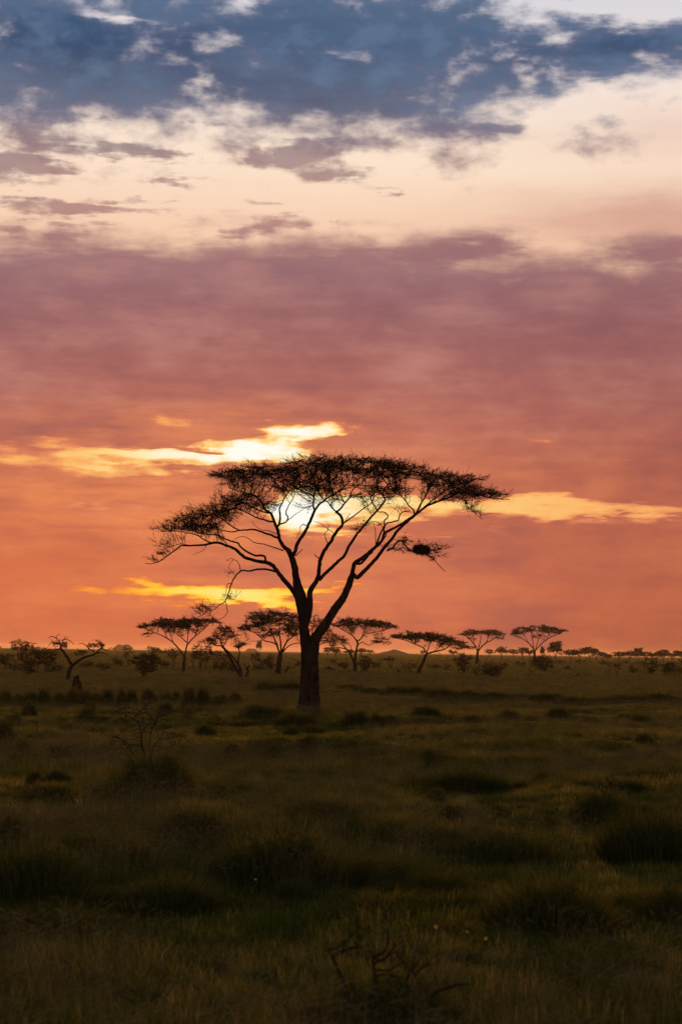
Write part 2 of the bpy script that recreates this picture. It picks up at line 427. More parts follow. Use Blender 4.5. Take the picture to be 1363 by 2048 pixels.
# ---------------------------------------------------------------- trees
class Tree:
    """limbs follow the lines of the real tree; smaller branches grow from them into the crown's volume"""
    def __init__(s, base_px, seed=1):
        s.rng = np.random.default_rng(seed)
        b = ground_at(*base_px)
        s.D = b.y; s.base = np.array(b); s.m = s.D / FPX          # metres per photograph pixel here
        s.pos = []; s.par = []; s.rad = []; s.pix = []; s.dep = []
        s.limbs = []
    def limb(s, pts, w0, w1, dep=None, wob=0.6):
        """pts: photograph pixels; w0, w1 widths there; dep: how far the limb's end leans away from (+) or to (-) us, in metres"""
        pts = np.array(pts, float)
        if s.pos:
            k = int(np.argmin(np.sum((np.array(s.pix) - pts[0]) ** 2, 1)))
            d0 = s.dep[k]; parent = k
        else:
            d0 = 0.0; parent = -1
        d1 = d0 if dep is None else dep
        C = catmull(pts, 6 if len(pts) > 2 else 8)
        L = np.concatenate(([0], np.cumsum(np.linalg.norm(np.diff(C, axis=0), axis=1)))); t = L / L[-1]
        C = C + np.stack([np.convolve(s.rng.normal(0, wob, len(C)), [.25, .5, .25], 'same'), np.convolve(s.rng.normal(0, wob * 0.7, len(C)), [.25, .5, .25], 'same')], 1) * np.minimum(1, t * 6)[:, None]
        dd = d0 + (d1 - d0) * t ** 0.9
        W = w0 + (w1 - w0) * t ** 0.85
        P = np.array([at_depth(c[0], c[1], s.D + q) for c, q in zip(C, dd)])
        R = W * s.m / 2
        s.limbs.append((P, R))
        i0 = len(s.pos)
        for i in range(len(P)):
            s.pos.append(P[i]); s.pix.append(C[i]); s.dep.append(dd[i]); s.rad.append(R[i])
            s.par.append(parent if i == 0 else i0 + i - 1)
        return s
    def volume(s, poly, n, depth, dc=0.0, top_bias=1.0, cx=None):
        """points spread through a crown whose outline is poly (photograph pixels) and which is 2*depth metres deep"""
        poly = np.array(poly, float)
        lo, hi = poly.min(0), poly.max(0)
        xc = (lo[0] + hi[0]) / 2; hw = (hi[0] - lo[0]) / 2
        out = []
        while len(out) < n:
            q = s.rng.uniform(lo, hi, (400, 2))
            x, y = q[:, 0], q[:, 1]
            ins = np.zeros(len(q), bool); j = len(poly) - 1
            for i in range(len(poly)):
                (xi, yi), (xj, yj) = poly[i], poly[j]
                c = ((yi > y) != (yj > y)) & (x < (xj - xi) * (y - yi) / (yj - yi + 1e-9) + xi)
                ins ^= c; j = i
            for a, b in q[ins]:
                e = math.sqrt(max(0.03, 1 - ((a - xc) / hw) ** 2))
                dy = s.rng.uniform(-1, 1) * depth * e
                # the umbrella sinks towards its far and near rims
                b2 = b + (abs(dy) / depth) ** 2 * 0.25 * (hi[1] - b) * 0.6
                out.append(np.array(at_depth(a, b2, s.D + dc + dy)))
        return out[:n]
    def pads(s, poly, n_pads, per, depth, dc=0.0, r=0.8, thick=0.12):
        """the same volume filled with flat sprays, the way an umbrella acacia carries its leaves"""
        C = s.volume(poly, n_pads, depth, dc); out = []
        ax = np.array([s.base[0], s.base[1]])
        for c in C:
            k = max(4, int(per * s.rng.uniform(0.5, 1.5))); rr = r * s.rng.uniform(0.6, 1.35)
            a = s.rng.uniform(0, 6.28, k); q = np.sqrt(s.rng.random(k)) * rr
            out_d = unit(c[:2] - ax)
            dx, dy = np.cos(a) * q, np.sin(a) * q
            rise = (dx * out_d[0] + dy * out_d[1])
            z = s.rng.normal(0, thick, k) - 0.10 * rise + 0.05
            out += list(c + np.stack([dx, dy, z], 1))
        return out
    def grow(s, targets, step, infl, kill, iters=80, first_rad=None):
        A = np.array(targets)
        lim = s.m * 9 if first_rad is None else first_rad
        N = [np.array(p) for p in s.pos]; par = list(s.par)
        ok = np.array([r < lim for r in s.rad])
        n0 = len(N)
        P = np.array(N)
        best = np.full(len(A), 1e9); who = np.zeros(len(A), int)
        idx = np.nonzero(ok)[0]
        for c in np.array_split(idx, max(1, len(idx) // 200)):
            d = np.linalg.norm(A[:, None] - P[c][None], axis=2)
            k = d.argmin(1); dm = d[np.arange(len(A)), k]
            u = dm < best; best[u] = dm[u]; who[u] = c[k[u]]
        alive = np.ones(len(A), bool)
        for it in range(iters):
            act = alive & (best < infl)
            if not act.any():
                if not alive.any(): break
                infl *= 1.4; 
                if infl > 60: break
                continue
            acc = {}
            ids = np.nonzero(act)[0]
            dirs = unit(A[ids] - np.array([N[w] for w in who[ids]]))
            for i, d in zip(ids, dirs):
                acc.setdefault(who[i], []).append(d)
            new = []
            for w, ds in acc.items():
                d = np.sum(ds, 0) + s.rng.normal(0, 0.22, 3) * math.sqrt(len(ds))
                nd = N[w] + unit(d) * step * s.rng.uniform(0.8, 1.2)
                new.append(len(N)); N.append(nd); par.append(w)
            NP = np.array([N[i] for i in new])
            d = np.linalg.norm(A[:, None] - NP[None], axis=2)
            k = d.argmin(1); dm = d[np.arange(len(A)), k]
            u = dm < best; best[u] = dm[u]; who[u] = np.array(new)[k[u]]
            alive &= best > kill
            if len(N) > 60000: break
        s.N = np.array(N); s.P = np.array(par); s.n0 = n0
        return s
    def radii(s, tip, power=2.35):
        n = len(s.N); acc = np.zeros(n); kids = np.zeros(n, int)
        for i in range(n - 1, s.n0 - 1, -1):
            if kids[i] == 0: acc[i] = tip ** power
            p = s.P[i]
            if p >= s.n0: acc[p] += acc[i]; kids[p] += 1
        s.kids = kids
        s.R = np.maximum(acc, tip ** power) ** (1 / power)
        s.R[:s.n0] = s.rad
        for i in range(s.n0, n):            # never thicker than what carries it
            s.R[i] = min(s.R[i], 0.8 * s.R[s.P[i]] if s.P[i] < s.n0 else s.R[s.P[i]])
        return s
    def branches(s, g, k=4):
        i = np.arange(s.n0, len(s.N))
        if len(i):
            p = s.P[i]
            segs(g, s.N[p], s.N[i], np.minimum(s.R[p], s.R[i] * 1.35), s.R[i], k)
    def twigs(s, g, gl, per_tip, length, rad, leaves, leaf, up=0.25, flat=1.0, fronds=0, along=0.35):
        rng = s.rng
        i = np.arange(s.n0, len(s.N))
        tips = i[(s.kids[i] == 0)]
        body = i[(s.kids[i] > 0) & (s.R[i] < rad * 5)]
        body = body[rng.random(len(body)) < along]
        src = np.concatenate([np.repeat(tips, per_tip), np.repeat(body, max(1, per_tip // 2))])
        if not len(src): return
        base = s.N[src]; dr = unit(base - s.N[s.P[src]])
        r = unit(rng.normal(0, 1, (len(src), 3)) * np.array([1, 1, flat]))
        ow = base - s.base; ow[:, 2] = 0; ow = unit(ow)
        d = unit(dr * np.array([1, 1, 0.6]) * 0.7 + r * 0.75 + ow * 0.45 + np.array([0, 0, up]))
        ln = length * rng.uniform(0.45, 1.25, len(src))
        m = base + d * (ln * 0.5)[:, None]
        d2 = unit(d + rng.normal(0, 0.35, d.shape) * np.array([1, 1, 0.6]) + np.array([0, 0, up * 0.6]))
        e = m + d2 * (ln * 0.5)[:, None]
        segs(g, base, m, rad, rad * 0.8); segs(g, m, e, rad * 0.8, rad * 0.35)
        # a short side twig
        d3 = unit(d2 + unit(rng.normal(0, 1, d.shape)) * 0.9)
        segs(g, m, m + d3 * (ln * 0.38)[:, None], rad * 0.7, rad * 0.3)
        if fronds:
            c = i[s.R[i] < rad * 3.2]
            c = np.repeat(c, fronds)
            a = s.N[c] + rng.normal(0, 1, (len(c), 3)) * np.array([1, 1, 0.28]) * length * 0.36
            leaf_quads(gl, rng, a, leaf * 1.5, 0.22, 0.15, 0.5)
        # leaflets along the twig
        if leaves:
            t = rng.random((len(src), leaves)); a = np.where(t[..., None] < 0.5, base[:, None] + (m - base)[:, None] * (t[..., None] * 2), m[:, None] + (e - m)[:, None] * (t[..., None] * 2 - 1))
            a = a.reshape(-1, 3)
            leaf_quads(gl, rng, a, leaf)

def leaf_quads(g, rng, c, size, aspect=0.5, up=0.0, flat=1.0):
    n = len(c)
    u = unit(rng.normal(0, 1, (n, 3)) * np.array([1, 1, flat]) + np.array([0, 0, up])); w = unit(np.cross(u, rng.normal(0, 1, (n, 3))))
    s = (size * rng.uniform(0.6, 1.3, n))[:, None]
    tip = c + u * s
    mid = c + u * s * 0.5
    V = np.stack([c, mid + w * s * aspect * 0.5, tip, mid - w * s * aspect * 0.5], 1).reshape(-1, 3)
    F = np.arange(n * 4).reshape(n, 4)
    g.put(V, F)

def finish_tree(t, name, label, cat, bark, leafm, trunk_limbs=1, sides=10, rough=0.05, group=None, twig=None, tip=0.012, limb_parts=0, branch_mat=None):
    """make the objects: the thing at the tree's foot, its trunk, its limbs and its crown"""
    off = t.base
    root = empty(name, off); props(root, label, cat, group)
    g = Geo()
    for i, (P, R) in enumerate(t.limbs):
        if i < trunk_limbs:
            tube(g, P, R, sides, t.rng, rough)
        elif i < trunk_limbs + limb_parts:
            gg = Geo(); tube(gg, P, R, sides, t.rng, rough)
            add('limb', gg.mesh('limb', bark, off, True), root)
        else:
            tube(g, P, R, max(5, sides - 3), t.rng, rough)
    add('trunk', g.mesh('trunk', bark, off, True), root)
    if hasattr(t, 'N') and len(t.N) > t.n0:
        t.radii(tip)
        g, gl = Geo(), Geo()
        t.branches(g)
        if twig: t.twigs(g, gl, **twig)
        cr = add('crown', g.mesh('crown', branch_mat or bark, off), root)
        if gl.n: add('foliage', gl.mesh('foliage', leafm, off), cr)
    return root

# ---------------------------------------------------------------- materials of the place
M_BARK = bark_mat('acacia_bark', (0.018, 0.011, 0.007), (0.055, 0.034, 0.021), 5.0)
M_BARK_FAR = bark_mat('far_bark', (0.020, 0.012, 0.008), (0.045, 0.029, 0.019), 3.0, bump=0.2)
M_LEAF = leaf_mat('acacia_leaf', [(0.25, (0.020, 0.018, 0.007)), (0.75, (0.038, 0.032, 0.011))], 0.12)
M_DEAD = bark_mat('dead_wood', (0.030, 0.018, 0.011), (0.066, 0.040, 0.026), 7.0)
M_BUSH = leaf_mat('bush_leaf', [(0.25, (0.042, 0.048, 0.008)), (0.5, (0.068, 0.070, 0.012)), (0.75, (0.130, 0.105, 0.022))], 0.35, 0.5, 0.25, 0.6)
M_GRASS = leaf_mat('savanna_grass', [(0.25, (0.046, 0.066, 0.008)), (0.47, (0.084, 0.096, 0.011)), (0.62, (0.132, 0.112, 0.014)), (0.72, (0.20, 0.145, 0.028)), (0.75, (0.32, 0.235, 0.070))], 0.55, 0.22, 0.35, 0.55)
M_STRAW = leaf_mat('grass_seed_heads', [(0.25, (0.16, 0.115, 0.035)), (0.75, (0.34, 0.25, 0.10))], 0.35, 0.3)

def soil_mat():
    m, nt, b = new_mat('savanna_ground')
    p = geo_pos(nt)
    mp = nt.nodes.new('ShaderNodeMapping'); mp.inputs['Scale'].default_value = (1, 0.35, 1)
    nt.links.new(p, mp.inputs['Vector'])
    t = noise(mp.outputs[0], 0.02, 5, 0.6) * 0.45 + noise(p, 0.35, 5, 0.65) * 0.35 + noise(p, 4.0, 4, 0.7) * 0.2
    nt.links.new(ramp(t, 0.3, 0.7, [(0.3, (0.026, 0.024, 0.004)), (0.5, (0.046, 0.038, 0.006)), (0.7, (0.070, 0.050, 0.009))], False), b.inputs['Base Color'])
    bp = nt.nodes.new('ShaderNodeBump'); bp.inputs['Distance'].default_value = 0.25; bp.inputs['Strength'].default_value = 0.8
    nt.links.new(noise(p, 2.2, 5, 0.7).v, bp.inputs['Height']); nt.links.new(bp.outputs[0], b.inputs['Normal'])
    return m
M_SOIL = soil_mat()
def earth_mat():
    m, nt, b = new_mat('termite_earth')
    n = noise(geo_pos(nt), 4.0, 5, 0.65)
    nt.links.new(ramp(n, 0.3, 0.7, [(0.3, (0.020, 0.012, 0.008)), (0.7, (0.048, 0.030, 0.020))], False), b.inputs['Base Color'])
    bp = nt.nodes.new('ShaderNodeBump'); bp.inputs['Distance'].default_value = 0.08
    nt.links.new(n.v, bp.inputs['Height']); nt.links.new(bp.outputs[0], b.inputs['Normal'])
    return m
M_EARTH = earth_mat()

# ---------------------------------------------------------------- ground: one sheet to the horizon
def build_ground():
    ys = np.concatenate([np.linspace(-60, 8, 18), np.arange(9, 170, 1.0), np.geomspace(171, 9000, 60)])
    rows = []
    for y in ys:
        half = max(70.0, abs(y) * 1.2)
        rows.append(np.stack([np.linspace(-1, 1, 141) ** 3 * half * 0.6 + np.linspace(-1, 1, 141) * half * 0.4, np.full(141, y)], 1))
    G = np.array(rows); z = ground_z(G[..., 0], G[..., 1])
    V = np.concatenate([G, z[..., None]], 2).reshape(-1, 3)
    r, c = len(ys), 141
    i = (np.arange(r - 1)[:, None] * c + np.arange(c - 1)[None]).ravel()
    F = np.stack([i, i + 1, i + c + 1, i + c], 1)
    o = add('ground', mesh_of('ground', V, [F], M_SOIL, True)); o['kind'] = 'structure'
build_ground()

# ---------------------------------------------------------------- far hills
def build_hill(px0, px1, py_top, dist, seed, steep=1.6):
    a = at_depth(px0, 1305, dist); b = at_depth(px1, 1305, dist)
    cx, hw = (a.x + b.x) / 2, (b.x - a.x) / 2
    top = at_depth((px0 + px1) / 2, py_top, dist).z
    rng = np.random.default_rng(seed)
    n, mm = 60, 24
    th = np.linspace(0, 2 * math.pi, n, endpoint=False); rr = np.linspace(0, 1, mm)
    ph = rng.uniform(0, 6.28, 6)
    R, T = np.meshgrid(rr, th, indexing='ij')
    x = R * np.cos(T); y = R * np.sin(T)
    h = (1 - R ** steep) * (1 + 0.06 * np.sin(5 * x + ph[0]) + 0.05 * np.sin(9 * x + 4 * y + ph[1]) + 0.03 * np.sin(17 * x + ph[2]) * np.sin(11 * y + ph[3]))
    V = np.stack([cx + x * hw, dist + y * hw * 0.8, h * top - 0.3], 2).reshape(-1, 3)
    i = (np.arange(mm - 1)[:, None] * n + np.arange(n)[None]); j = (np.arange(mm - 1)[:, None] * n + (np.arange(n) + 1)[None] % n)
    F = np.stack([i.ravel(), j.ravel(), (j + n).ravel(), (i + n).ravel()], 1)
    o = add('hill', mesh_of('hill', V, [F], M_BARK_FAR, True)); o['kind'] = 'structure'
build_hill(750, 824, 1299.3, 2600, 3, 1.5)
build_hill(225, 268, 1289, 4200, 5, 4.0)
build_hill(298, 324, 1294.5, 4200, 6, 2.5)
build_hill(488, 518, 1296.5, 4200, 7, 2.5)

# ---------------------------------------------------------------- the great umbrella acacia
t = Tree((617, 1420), 11)
t.limb([(617, 1424), (617, 1400), (618, 1372), (619, 1345), (619, 1320), (620, 1296), (620, 1280)], 41, 34, 0, 0.3)
L = t.limb
L([(614, 1310), (611, 1285), (608, 1260), (605, 1235), (600, 1210), (595, 1186), (592, 1165), (590, 1140), (584, 1117), (576, 1100)], 23, 11, -0.6, 0.4)              # left stem
L([(626, 1308), (629, 1285), (636, 1268), (649, 1251), (660, 1233), (670, 1217), (683, 1200), (691, 1186), (698, 1168), (703, 1152)], 23, 12.5, 0.6, 0.4)          # right limb
L([(609, 1250), (616, 1232), (620, 1205), (619, 1186), (625, 1173), (632, 1163), (636, 1154)], 15, 9, 0.8, 0.3)                                                # middle stem
L([(612, 1240), (612, 1215), (607, 1190), (600, 1172), (594, 1152)], 10, 8, 0.2, 0.3)
L([(594, 1196), (584, 1179), (573, 1166), (563, 1154), (552, 1139), (543, 1130), (531, 1125), (505, 1120), (487, 1113), (472, 1100), (455, 1092), (434, 1085), (411, 1089), (381, 1091), (364, 1091), (353, 1098), (337, 1110), (320, 1122), (305, 1127), (290, 1127)], 10.5, 1.2, -1.6, 0.7)  # long left limb
n_main = 6
L([(576, 1100), (568, 1094), (559, 1079), (556, 1063), (552, 1052), (546, 1037), (541, 1027), (529, 1018), (524, 1006), (513, 995), (497, 988), (478, 982), (458, 976)], 8.5, 1.6, -2.6)
L([(586, 1110), (589, 1104), (595, 1087), (607, 1068), (616, 1052), (623, 1034), (629, 1021)], 8, 5.2, 1.2)
L([(629, 1021), (626, 1011), (628, 995), (630, 985), (636, 972), (640, 958)], 4.2, 2, 2.6)
L([(629, 1021), (637, 1010), (647, 1002), (658, 994), (667, 989), (677, 982), (688, 973), (700, 962)], 4.6, 2, -0.8)
L([(628, 996), (621, 988), (608, 985), (594, 978), (580, 970)], 2.6, 1.4, 3.6)
L([(647, 1002), (640, 990), (636, 978), (622, 965)], 2.4, 1.2, -2.2)
L([(667, 989), (664, 980), (655, 970), (650, 958)], 2.2, 1.2, -2.8)
L([(552, 1053), (558, 1049), (560, 1036), (559, 1018), (565, 1005), (570, 995), (578, 982)], 5, 1.6, -4.4)
L([(560, 1048), (571, 1044), (576, 1035), (571, 1026), (576, 1013), (584, 1000), (590, 985)], 3.2, 1.3, -3.2)
L([(572, 1043), (582, 1036), (590, 1029), (598, 1024), (606, 1019)], 1.8, 0.8, -4.8)
L([(557, 1076), (550, 1074), (539, 1069), (526, 1065), (510, 1059), (490, 1060), (477, 1060), (463, 1052), (450, 1042), (439, 1035), (424, 1028), (405, 1022)], 4.6, 1.4, -3.8)
L([(477, 1061), (463, 1064), (447, 1061), (432, 1058), (410, 1055), (390, 1050)], 2.6, 1.2, -5.0)
L([(566, 1101), (545, 1094), (526, 1088), (510, 1086), (497, 1077), (484, 1073), (471, 1077), (464, 1083)], 2.6, 0.9, -2.5)
L([(552, 1068), (536, 1061), (524, 1060), (511, 1052), (502, 1043)], 1.8, 0.8, -1.6)
L([(549, 1043), (539, 1043), (526, 1039), (510, 1034), (497, 1027), (477, 1019), (458, 1013)], 4.0, 1.4, -1.0)
L([(541, 1027), (527, 1024), (513, 1019), (500, 1013), (484, 1004), (466, 1000)], 3.2, 1.2, -4.6)
L([(614, 1053), (608, 1049), (602, 1051), (599, 1060), (596, 1069), (593, 1077)], 1.8, 0.8, 1.8, 0.9)
L([(591, 1111), (598, 1105), (605, 1098)], 2.4, 1.2, 0.2)
# middle stem: two limbs
L([(635, 1157), (637, 1147), (639, 1127), (642, 1113), (652, 1097), (662, 1081), (673, 1063), (683, 1051), (684, 1042), (680, 1031), (671, 1023)], 8.6, 5, -1.6)
L([(671, 1023), (662, 1014), (655, 1004), (649, 1000), (645, 990)], 3.0, 1.4, -3.6)
L([(672, 1024), (680, 1018), (689, 1006), (697, 997), (704, 981), (715, 972), (728, 962)], 4.2, 1.6, -2.6)
L([(689, 1006), (684, 998), (681, 990), (675, 980), (668, 968)], 2.6, 1.2, -4.0)
L([(685, 1047), (700, 1037), (715, 1026), (729, 1015), (738, 1010), (748, 1000)], 3.4, 1.3, -3.2)
L([(690, 1043), (694, 1035), (699, 1027)], 1.6, 0.9, -2.0)
L([(655, 1087), (649, 1070), (657, 1060), (666, 1066)], 1.8, 1.2, -2.0, 0.9)
L([(657, 1060), (647, 1052), (637, 1045), (628, 1043)], 1.3, 0.8, -2.6, 0.9)
L([(657, 1060), (656, 1054), (659, 1050)], 1.6, 1.0, -1.8)
L([(638, 1116), (633, 1114), (628, 1109)], 2.2, 1.4, -0.6)
L([(638, 1160), (652, 1145), (667, 1131), (679, 1120), (688, 1111), (699, 1090), (708, 1076), (718, 1063), (731, 1047), (741, 1035), (752, 1023), (760, 1013), (768, 1003), (768, 994), (762, 987)], 7.6, 3.4, 2.2)
L([(762, 987), (755, 977), (752, 962), (748, 950)], 2.6, 1.2, 3.6)
L([(764, 988), (770, 977), (777, 969), (789, 965), (801, 959), (815, 950)], 3.0, 1.4, 1.2)
L([(754, 1021), (744, 1006), (741, 997), (739, 987), (731, 978), (730, 964), (726, 952)], 3.0, 1.2, 4.0)
L([(739, 988), (745, 978), (752, 970), (756, 960)], 1.8, 1.0, 4.8)
L([(789, 966), (792, 978), (786, 992), (778, 998)], 1.4, 0.8, 0.2)
# right limb: two arms
L([(703, 1152), (705, 1140), (709, 1126), (720, 1119), (732, 1110), (743, 1100), (755, 1091), (765, 1078), (768, 1067), (780, 1060), (793, 1053), (806, 1045), (817, 1037), (830, 1028), (838, 1013), (847, 997), (854, 982), (862, 968)], 9.5, 1.8, 1.6)
L([(706, 1148), (714, 1155), (725, 1145), (739, 1131), (751, 1118), (767, 1097), (780, 1082), (789, 1068), (801, 1055), (814, 1043), (830, 1030), (843, 1019), (857, 1010), (873, 1004), (889, 998), (905, 991), (922, 985), (940, 987), (957, 990), (975, 995), (997, 998), (1018, 999)], 8.8, 1.2, -1.4)
L([(712, 1128), (722, 1126), (733, 1114), (744, 1103)], 5, 5, 1.0)
L([(752, 1092), (759, 1070), (767, 1054), (768, 1042), (775, 1034), (773, 1028), (767, 1024), (755, 1024)], 4.4, 2.0, 2.6)
L([(767, 1066), (768, 1055), (773, 1047), (784, 1044), (796, 1040), (799, 1029), (807, 1024), (820, 1022)], 3.4, 2.0, 0.6)
L([(765, 1080), (771, 1070), (764, 1054), (757, 1045), (746, 1043)], 2.6, 1.4, 3.0, 0.9)
L([(750, 1096), (751, 1080), (749, 1054), (746, 1045), (741, 1042)], 2.0, 1.2, 2.0)
L([(828, 1028), (825, 1019), (815, 1010), (807, 997), (798, 987), (793, 976), (792, 964)], 3.2, 1.3, -3.0)
L([(833, 1026), (840, 1011), (849, 995), (856, 981), (854, 967)], 3.2, 1.4, -4.0)
L([(848, 1014), (865, 1000), (881, 988), (898, 977), (915, 969)], 3.4, 1.4, 2.6)
L([(873, 1004), (890, 992), (908, 980), (930, 973), (952, 970)], 2.6, 1.2, -3.6)
L([(905, 991), (925, 978), (950, 974), (975, 978), (1000, 984)], 2.2, 1.0, 0.8)
L([(923, 986), (931, 1007), (939, 1017), (949, 1026), (962, 1038)], 1.6, 0.7, -2.2)
L([(857, 1010), (868, 1003), (884, 1001), (905, 999), (925, 992)], 1.8, 1.0, -0.4)
# the branch that carries the nest
L([(774, 1101), (785, 1095), (794, 1085), (802, 1082), (810, 1091), (820, 1100), (833, 1105), (848, 1108), (861, 1114), (873, 1126), (884, 1138), (890, 1143)], 4.4, 1.0, -3.0)
L([(803, 1082), (808, 1082), (813, 1077), (810, 1071)], 2.6, 1.2, -2.4)
L([(833, 1105), (850, 1103), (870, 1100), (888, 1097), (905, 1094)], 1.8, 0.7, -3.4)
L([(850, 1108), (865, 1107), (880, 1103)], 1.4, 0.6, -2.4)
# drooping broken branch on the left
L([(551, 1143), (534, 1139), (513, 1139), (499, 1142), (484, 1141), (474, 1148), (466, 1161), (461, 1174), (456, 1190), (449, 1203), (438, 1210), (428, 1219), (417, 1222), (406, 1230), (396, 1235)], 4.6, 0.9, -2.6)
L([(450, 1202), (454, 1214), (454, 1225), (448, 1233), (438, 1238), (428, 1237)], 1.8, 0.8, -2.8)
L([(481, 1141), (479, 1130), (474, 1122), (467, 1119), (462, 1117), (456, 1122), (453, 1118)], 1.8, 0.8, -2.2, 0.9)
L([(467, 1119), (460, 1127), (456, 1134)], 1.1, 0.7, -2.2)
L([(463, 1168), (456, 1167), (452, 1178), (451, 1188), (444, 1193)], 1.4, 0.7, -2.4)
L([(457, 1190), (460, 1198), (470, 1199)], 1.2, 0.7, -2.2)
# upper left limb over the long one
L([(531, 1124), (528, 1112), (511, 1111), (493, 1103), (480, 1092), (475, 1086), (461, 1082), (446, 1076), (434, 1070), (417, 1069), (401, 1067), (385, 1062), (365, 1060), (340, 1056)], 4.8, 1.2, -3.2)
L([(430, 1086), (425, 1086), (409, 1080), (399, 1073), (386, 1068), (370, 1065), (350, 1062), (325, 1056)], 3.0, 1.0, -0.6)
L([(437, 1071), (435, 1057), (432, 1050), (425, 1040)], 2.2, 1.0, -2.4)
L([(447, 1076), (443, 1062), (448, 1048), (452, 1038)], 1.2, 0.8, -4.2)
L([(455, 1092), (450, 1084), (443, 1079), (437, 1074)], 2.2, 1.6, -2.0)
L([(414, 1089), (408, 1098), (398, 1105), (385, 1109)], 1.2, 0.7, -1.2)
L([(381, 1091), (362, 1088), (345, 1092), (330, 1098), (316, 1100)], 1.5, 0.7, -2.4)
L([(616, 1427), (617, 1413), (618, 1398), (619, 1380)], 54, 37, 0, 0.2)
L([(606, 1418), (603, 1424), (599, 1429)], 16, 8, -0.4)
L([(628, 1418), (633, 1424), (638, 1429)], 16, 8, -0.2)
AT = []
top = [(447, 950), (458, 944), (480, 939), (525, 936), (562, 931), (572, 922), (625, 917), (680, 914), (740, 917), (800, 925), (860, 938), (882, 945), (940, 949), (970, 961), (985, 968), (985, 980), (1003, 996),
       (985, 995), (940, 988), (900, 994), (868, 988), (845, 970), (800, 956), (760, 952), (700, 962), (640, 970), (600, 984), (560, 990), (500, 982), (462, 976), (440, 960)]
P = t.pads
AT += P(top, 105, 22, 6.0, 0, 0.68, 0.05)
AT += P([(420, 947), (480, 936), (560, 932), (620, 918), (700, 915), (800, 926), (880, 946), (980, 962), (940, 970), (860, 958), (760, 948), (640, 950), (560, 968), (480, 968)], 105, 22, 5.6, 0, 0.68, 0.05)
AT += P([(375, 1026), (405, 1006), (440, 991), (500, 988), (545, 998), (530, 1016), (505, 1024), (470, 1036), (425, 1042), (385, 1040)], 46, 16, 3.6, -2.8, 0.62, 0.05)
AT += P([(316, 1056), (325, 1049), (348, 1046), (365, 1028), (390, 1022), (425, 1040), (445, 1052), (420, 1062), (372, 1063), (345, 1063), (325, 1061), (317, 1060)], 42, 16, 3.0, -2.4, 0.58, 0.05)
AT += P([(325, 1093), (335, 1088), (350, 1088), (335, 1096)], 4, 7, 0.5, -2.3, 0.28, 0.06)
AT += P([(308, 1121), (320, 1113), (335, 1106), (325, 1115)], 4, 7, 0.5, -1.6, 0.28, 0.06)
AT += P([(398, 1226), (412, 1210), (428, 1209), (420, 1220)], 5, 10, 0.6, -2.6, 0.35, 0.08)
AT += P([(460, 1141), (470, 1139), (470, 1146), (462, 1148)], 2, 7, 0.3, -2.3, 0.2, 0.05)
AT += P([(465, 1197), (474, 1198), (472, 1201)], 1, 7, 0.2, -2.3, 0.2, 0.04)
AT += P([(805, 1080), (820, 1068), (830, 1092), (890, 1094), (872, 1108), (880, 1130), (850, 1115), (820, 1108), (800, 1108), (765, 1106)], 14, 8, 1.3, -2.8, 0.5, 0.10)
AT += P([(928, 1010), (948, 1008), (955, 1018), (940, 1024)], 4, 8, 0.5, -2.2, 0.3, 0.08)
AT += P([(725, 1010), (738, 992), (770, 982), (795, 992), (795, 1016), (760, 1014)], 9, 7, 2.4, 1.0, 0.5, 0.08)
AT += P([(600, 1015), (622, 1010), (628, 1018), (610, 1022)], 3, 6, 0.4, 1.8, 0.35, 0.05)
AT += P([(705, 1058), (732, 1049), (735, 1064), (715, 1068)], 2, 6, 0.6, 2.0, 0.4, 0.06)
AT += P([(850, 1000), (900, 987), (980, 987), (1005, 990), (960, 1000), (900, 1002)], 14, 11, 2.6, -0.6, 0.6, 0.08)
AT += P([(560, 988), (640, 978), (720, 968), (850, 975), (850, 998), (760, 1000), (640, 998)], 34, 8, 4.6, 0, 0.5, 0.06)
t.grow(AT, 0.20, 1.6, 0.26, 90)
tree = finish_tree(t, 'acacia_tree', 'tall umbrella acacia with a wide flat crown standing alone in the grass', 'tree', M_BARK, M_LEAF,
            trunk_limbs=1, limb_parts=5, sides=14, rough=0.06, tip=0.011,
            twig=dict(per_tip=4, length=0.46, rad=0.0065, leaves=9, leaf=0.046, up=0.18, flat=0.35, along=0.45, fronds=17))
MAIN_D = t.D

# the nest
def build_nest():
    rng = np.random.default_rng(5)
    c = np.array(at_depth(842, 1099, MAIN_D - 3.0))
    g = Geo()
    n = 700
    d = unit(rng.normal(0, 1, (n, 3))); q = d * np.array([0.38, 0.36, 0.19]) * rng.uniform(0.55, 1.0, (n, 1))
    tang = unit(np.cross(d, rng.normal(0, 1, (n, 3))) + rng.normal(0, 0.25, (n, 3)))
    ln = rng.uniform(0.10, 0.26, (n, 1))
    segs(g, q - tang * ln, q + tang * ln, 0.008, 0.005)
    n = 160                                             # matted core
    th = rng.uniform(0, 6.28, n)
    P = np.stack([np.cos(th) * 0.24, np.sin(th) * 0.22, rng.uniform(-0.12, 0.08, n)], 1)
    segs(g, P, np.roll(P, 1, 0), 0.03, 0.03, 4)
    o = add('bird_nest', g.mesh('bird_nest', M_DEAD), None, c)
    props(o, 'dark bundled stick nest on a low side branch of the tall acacia', 'nest')
build_nest()

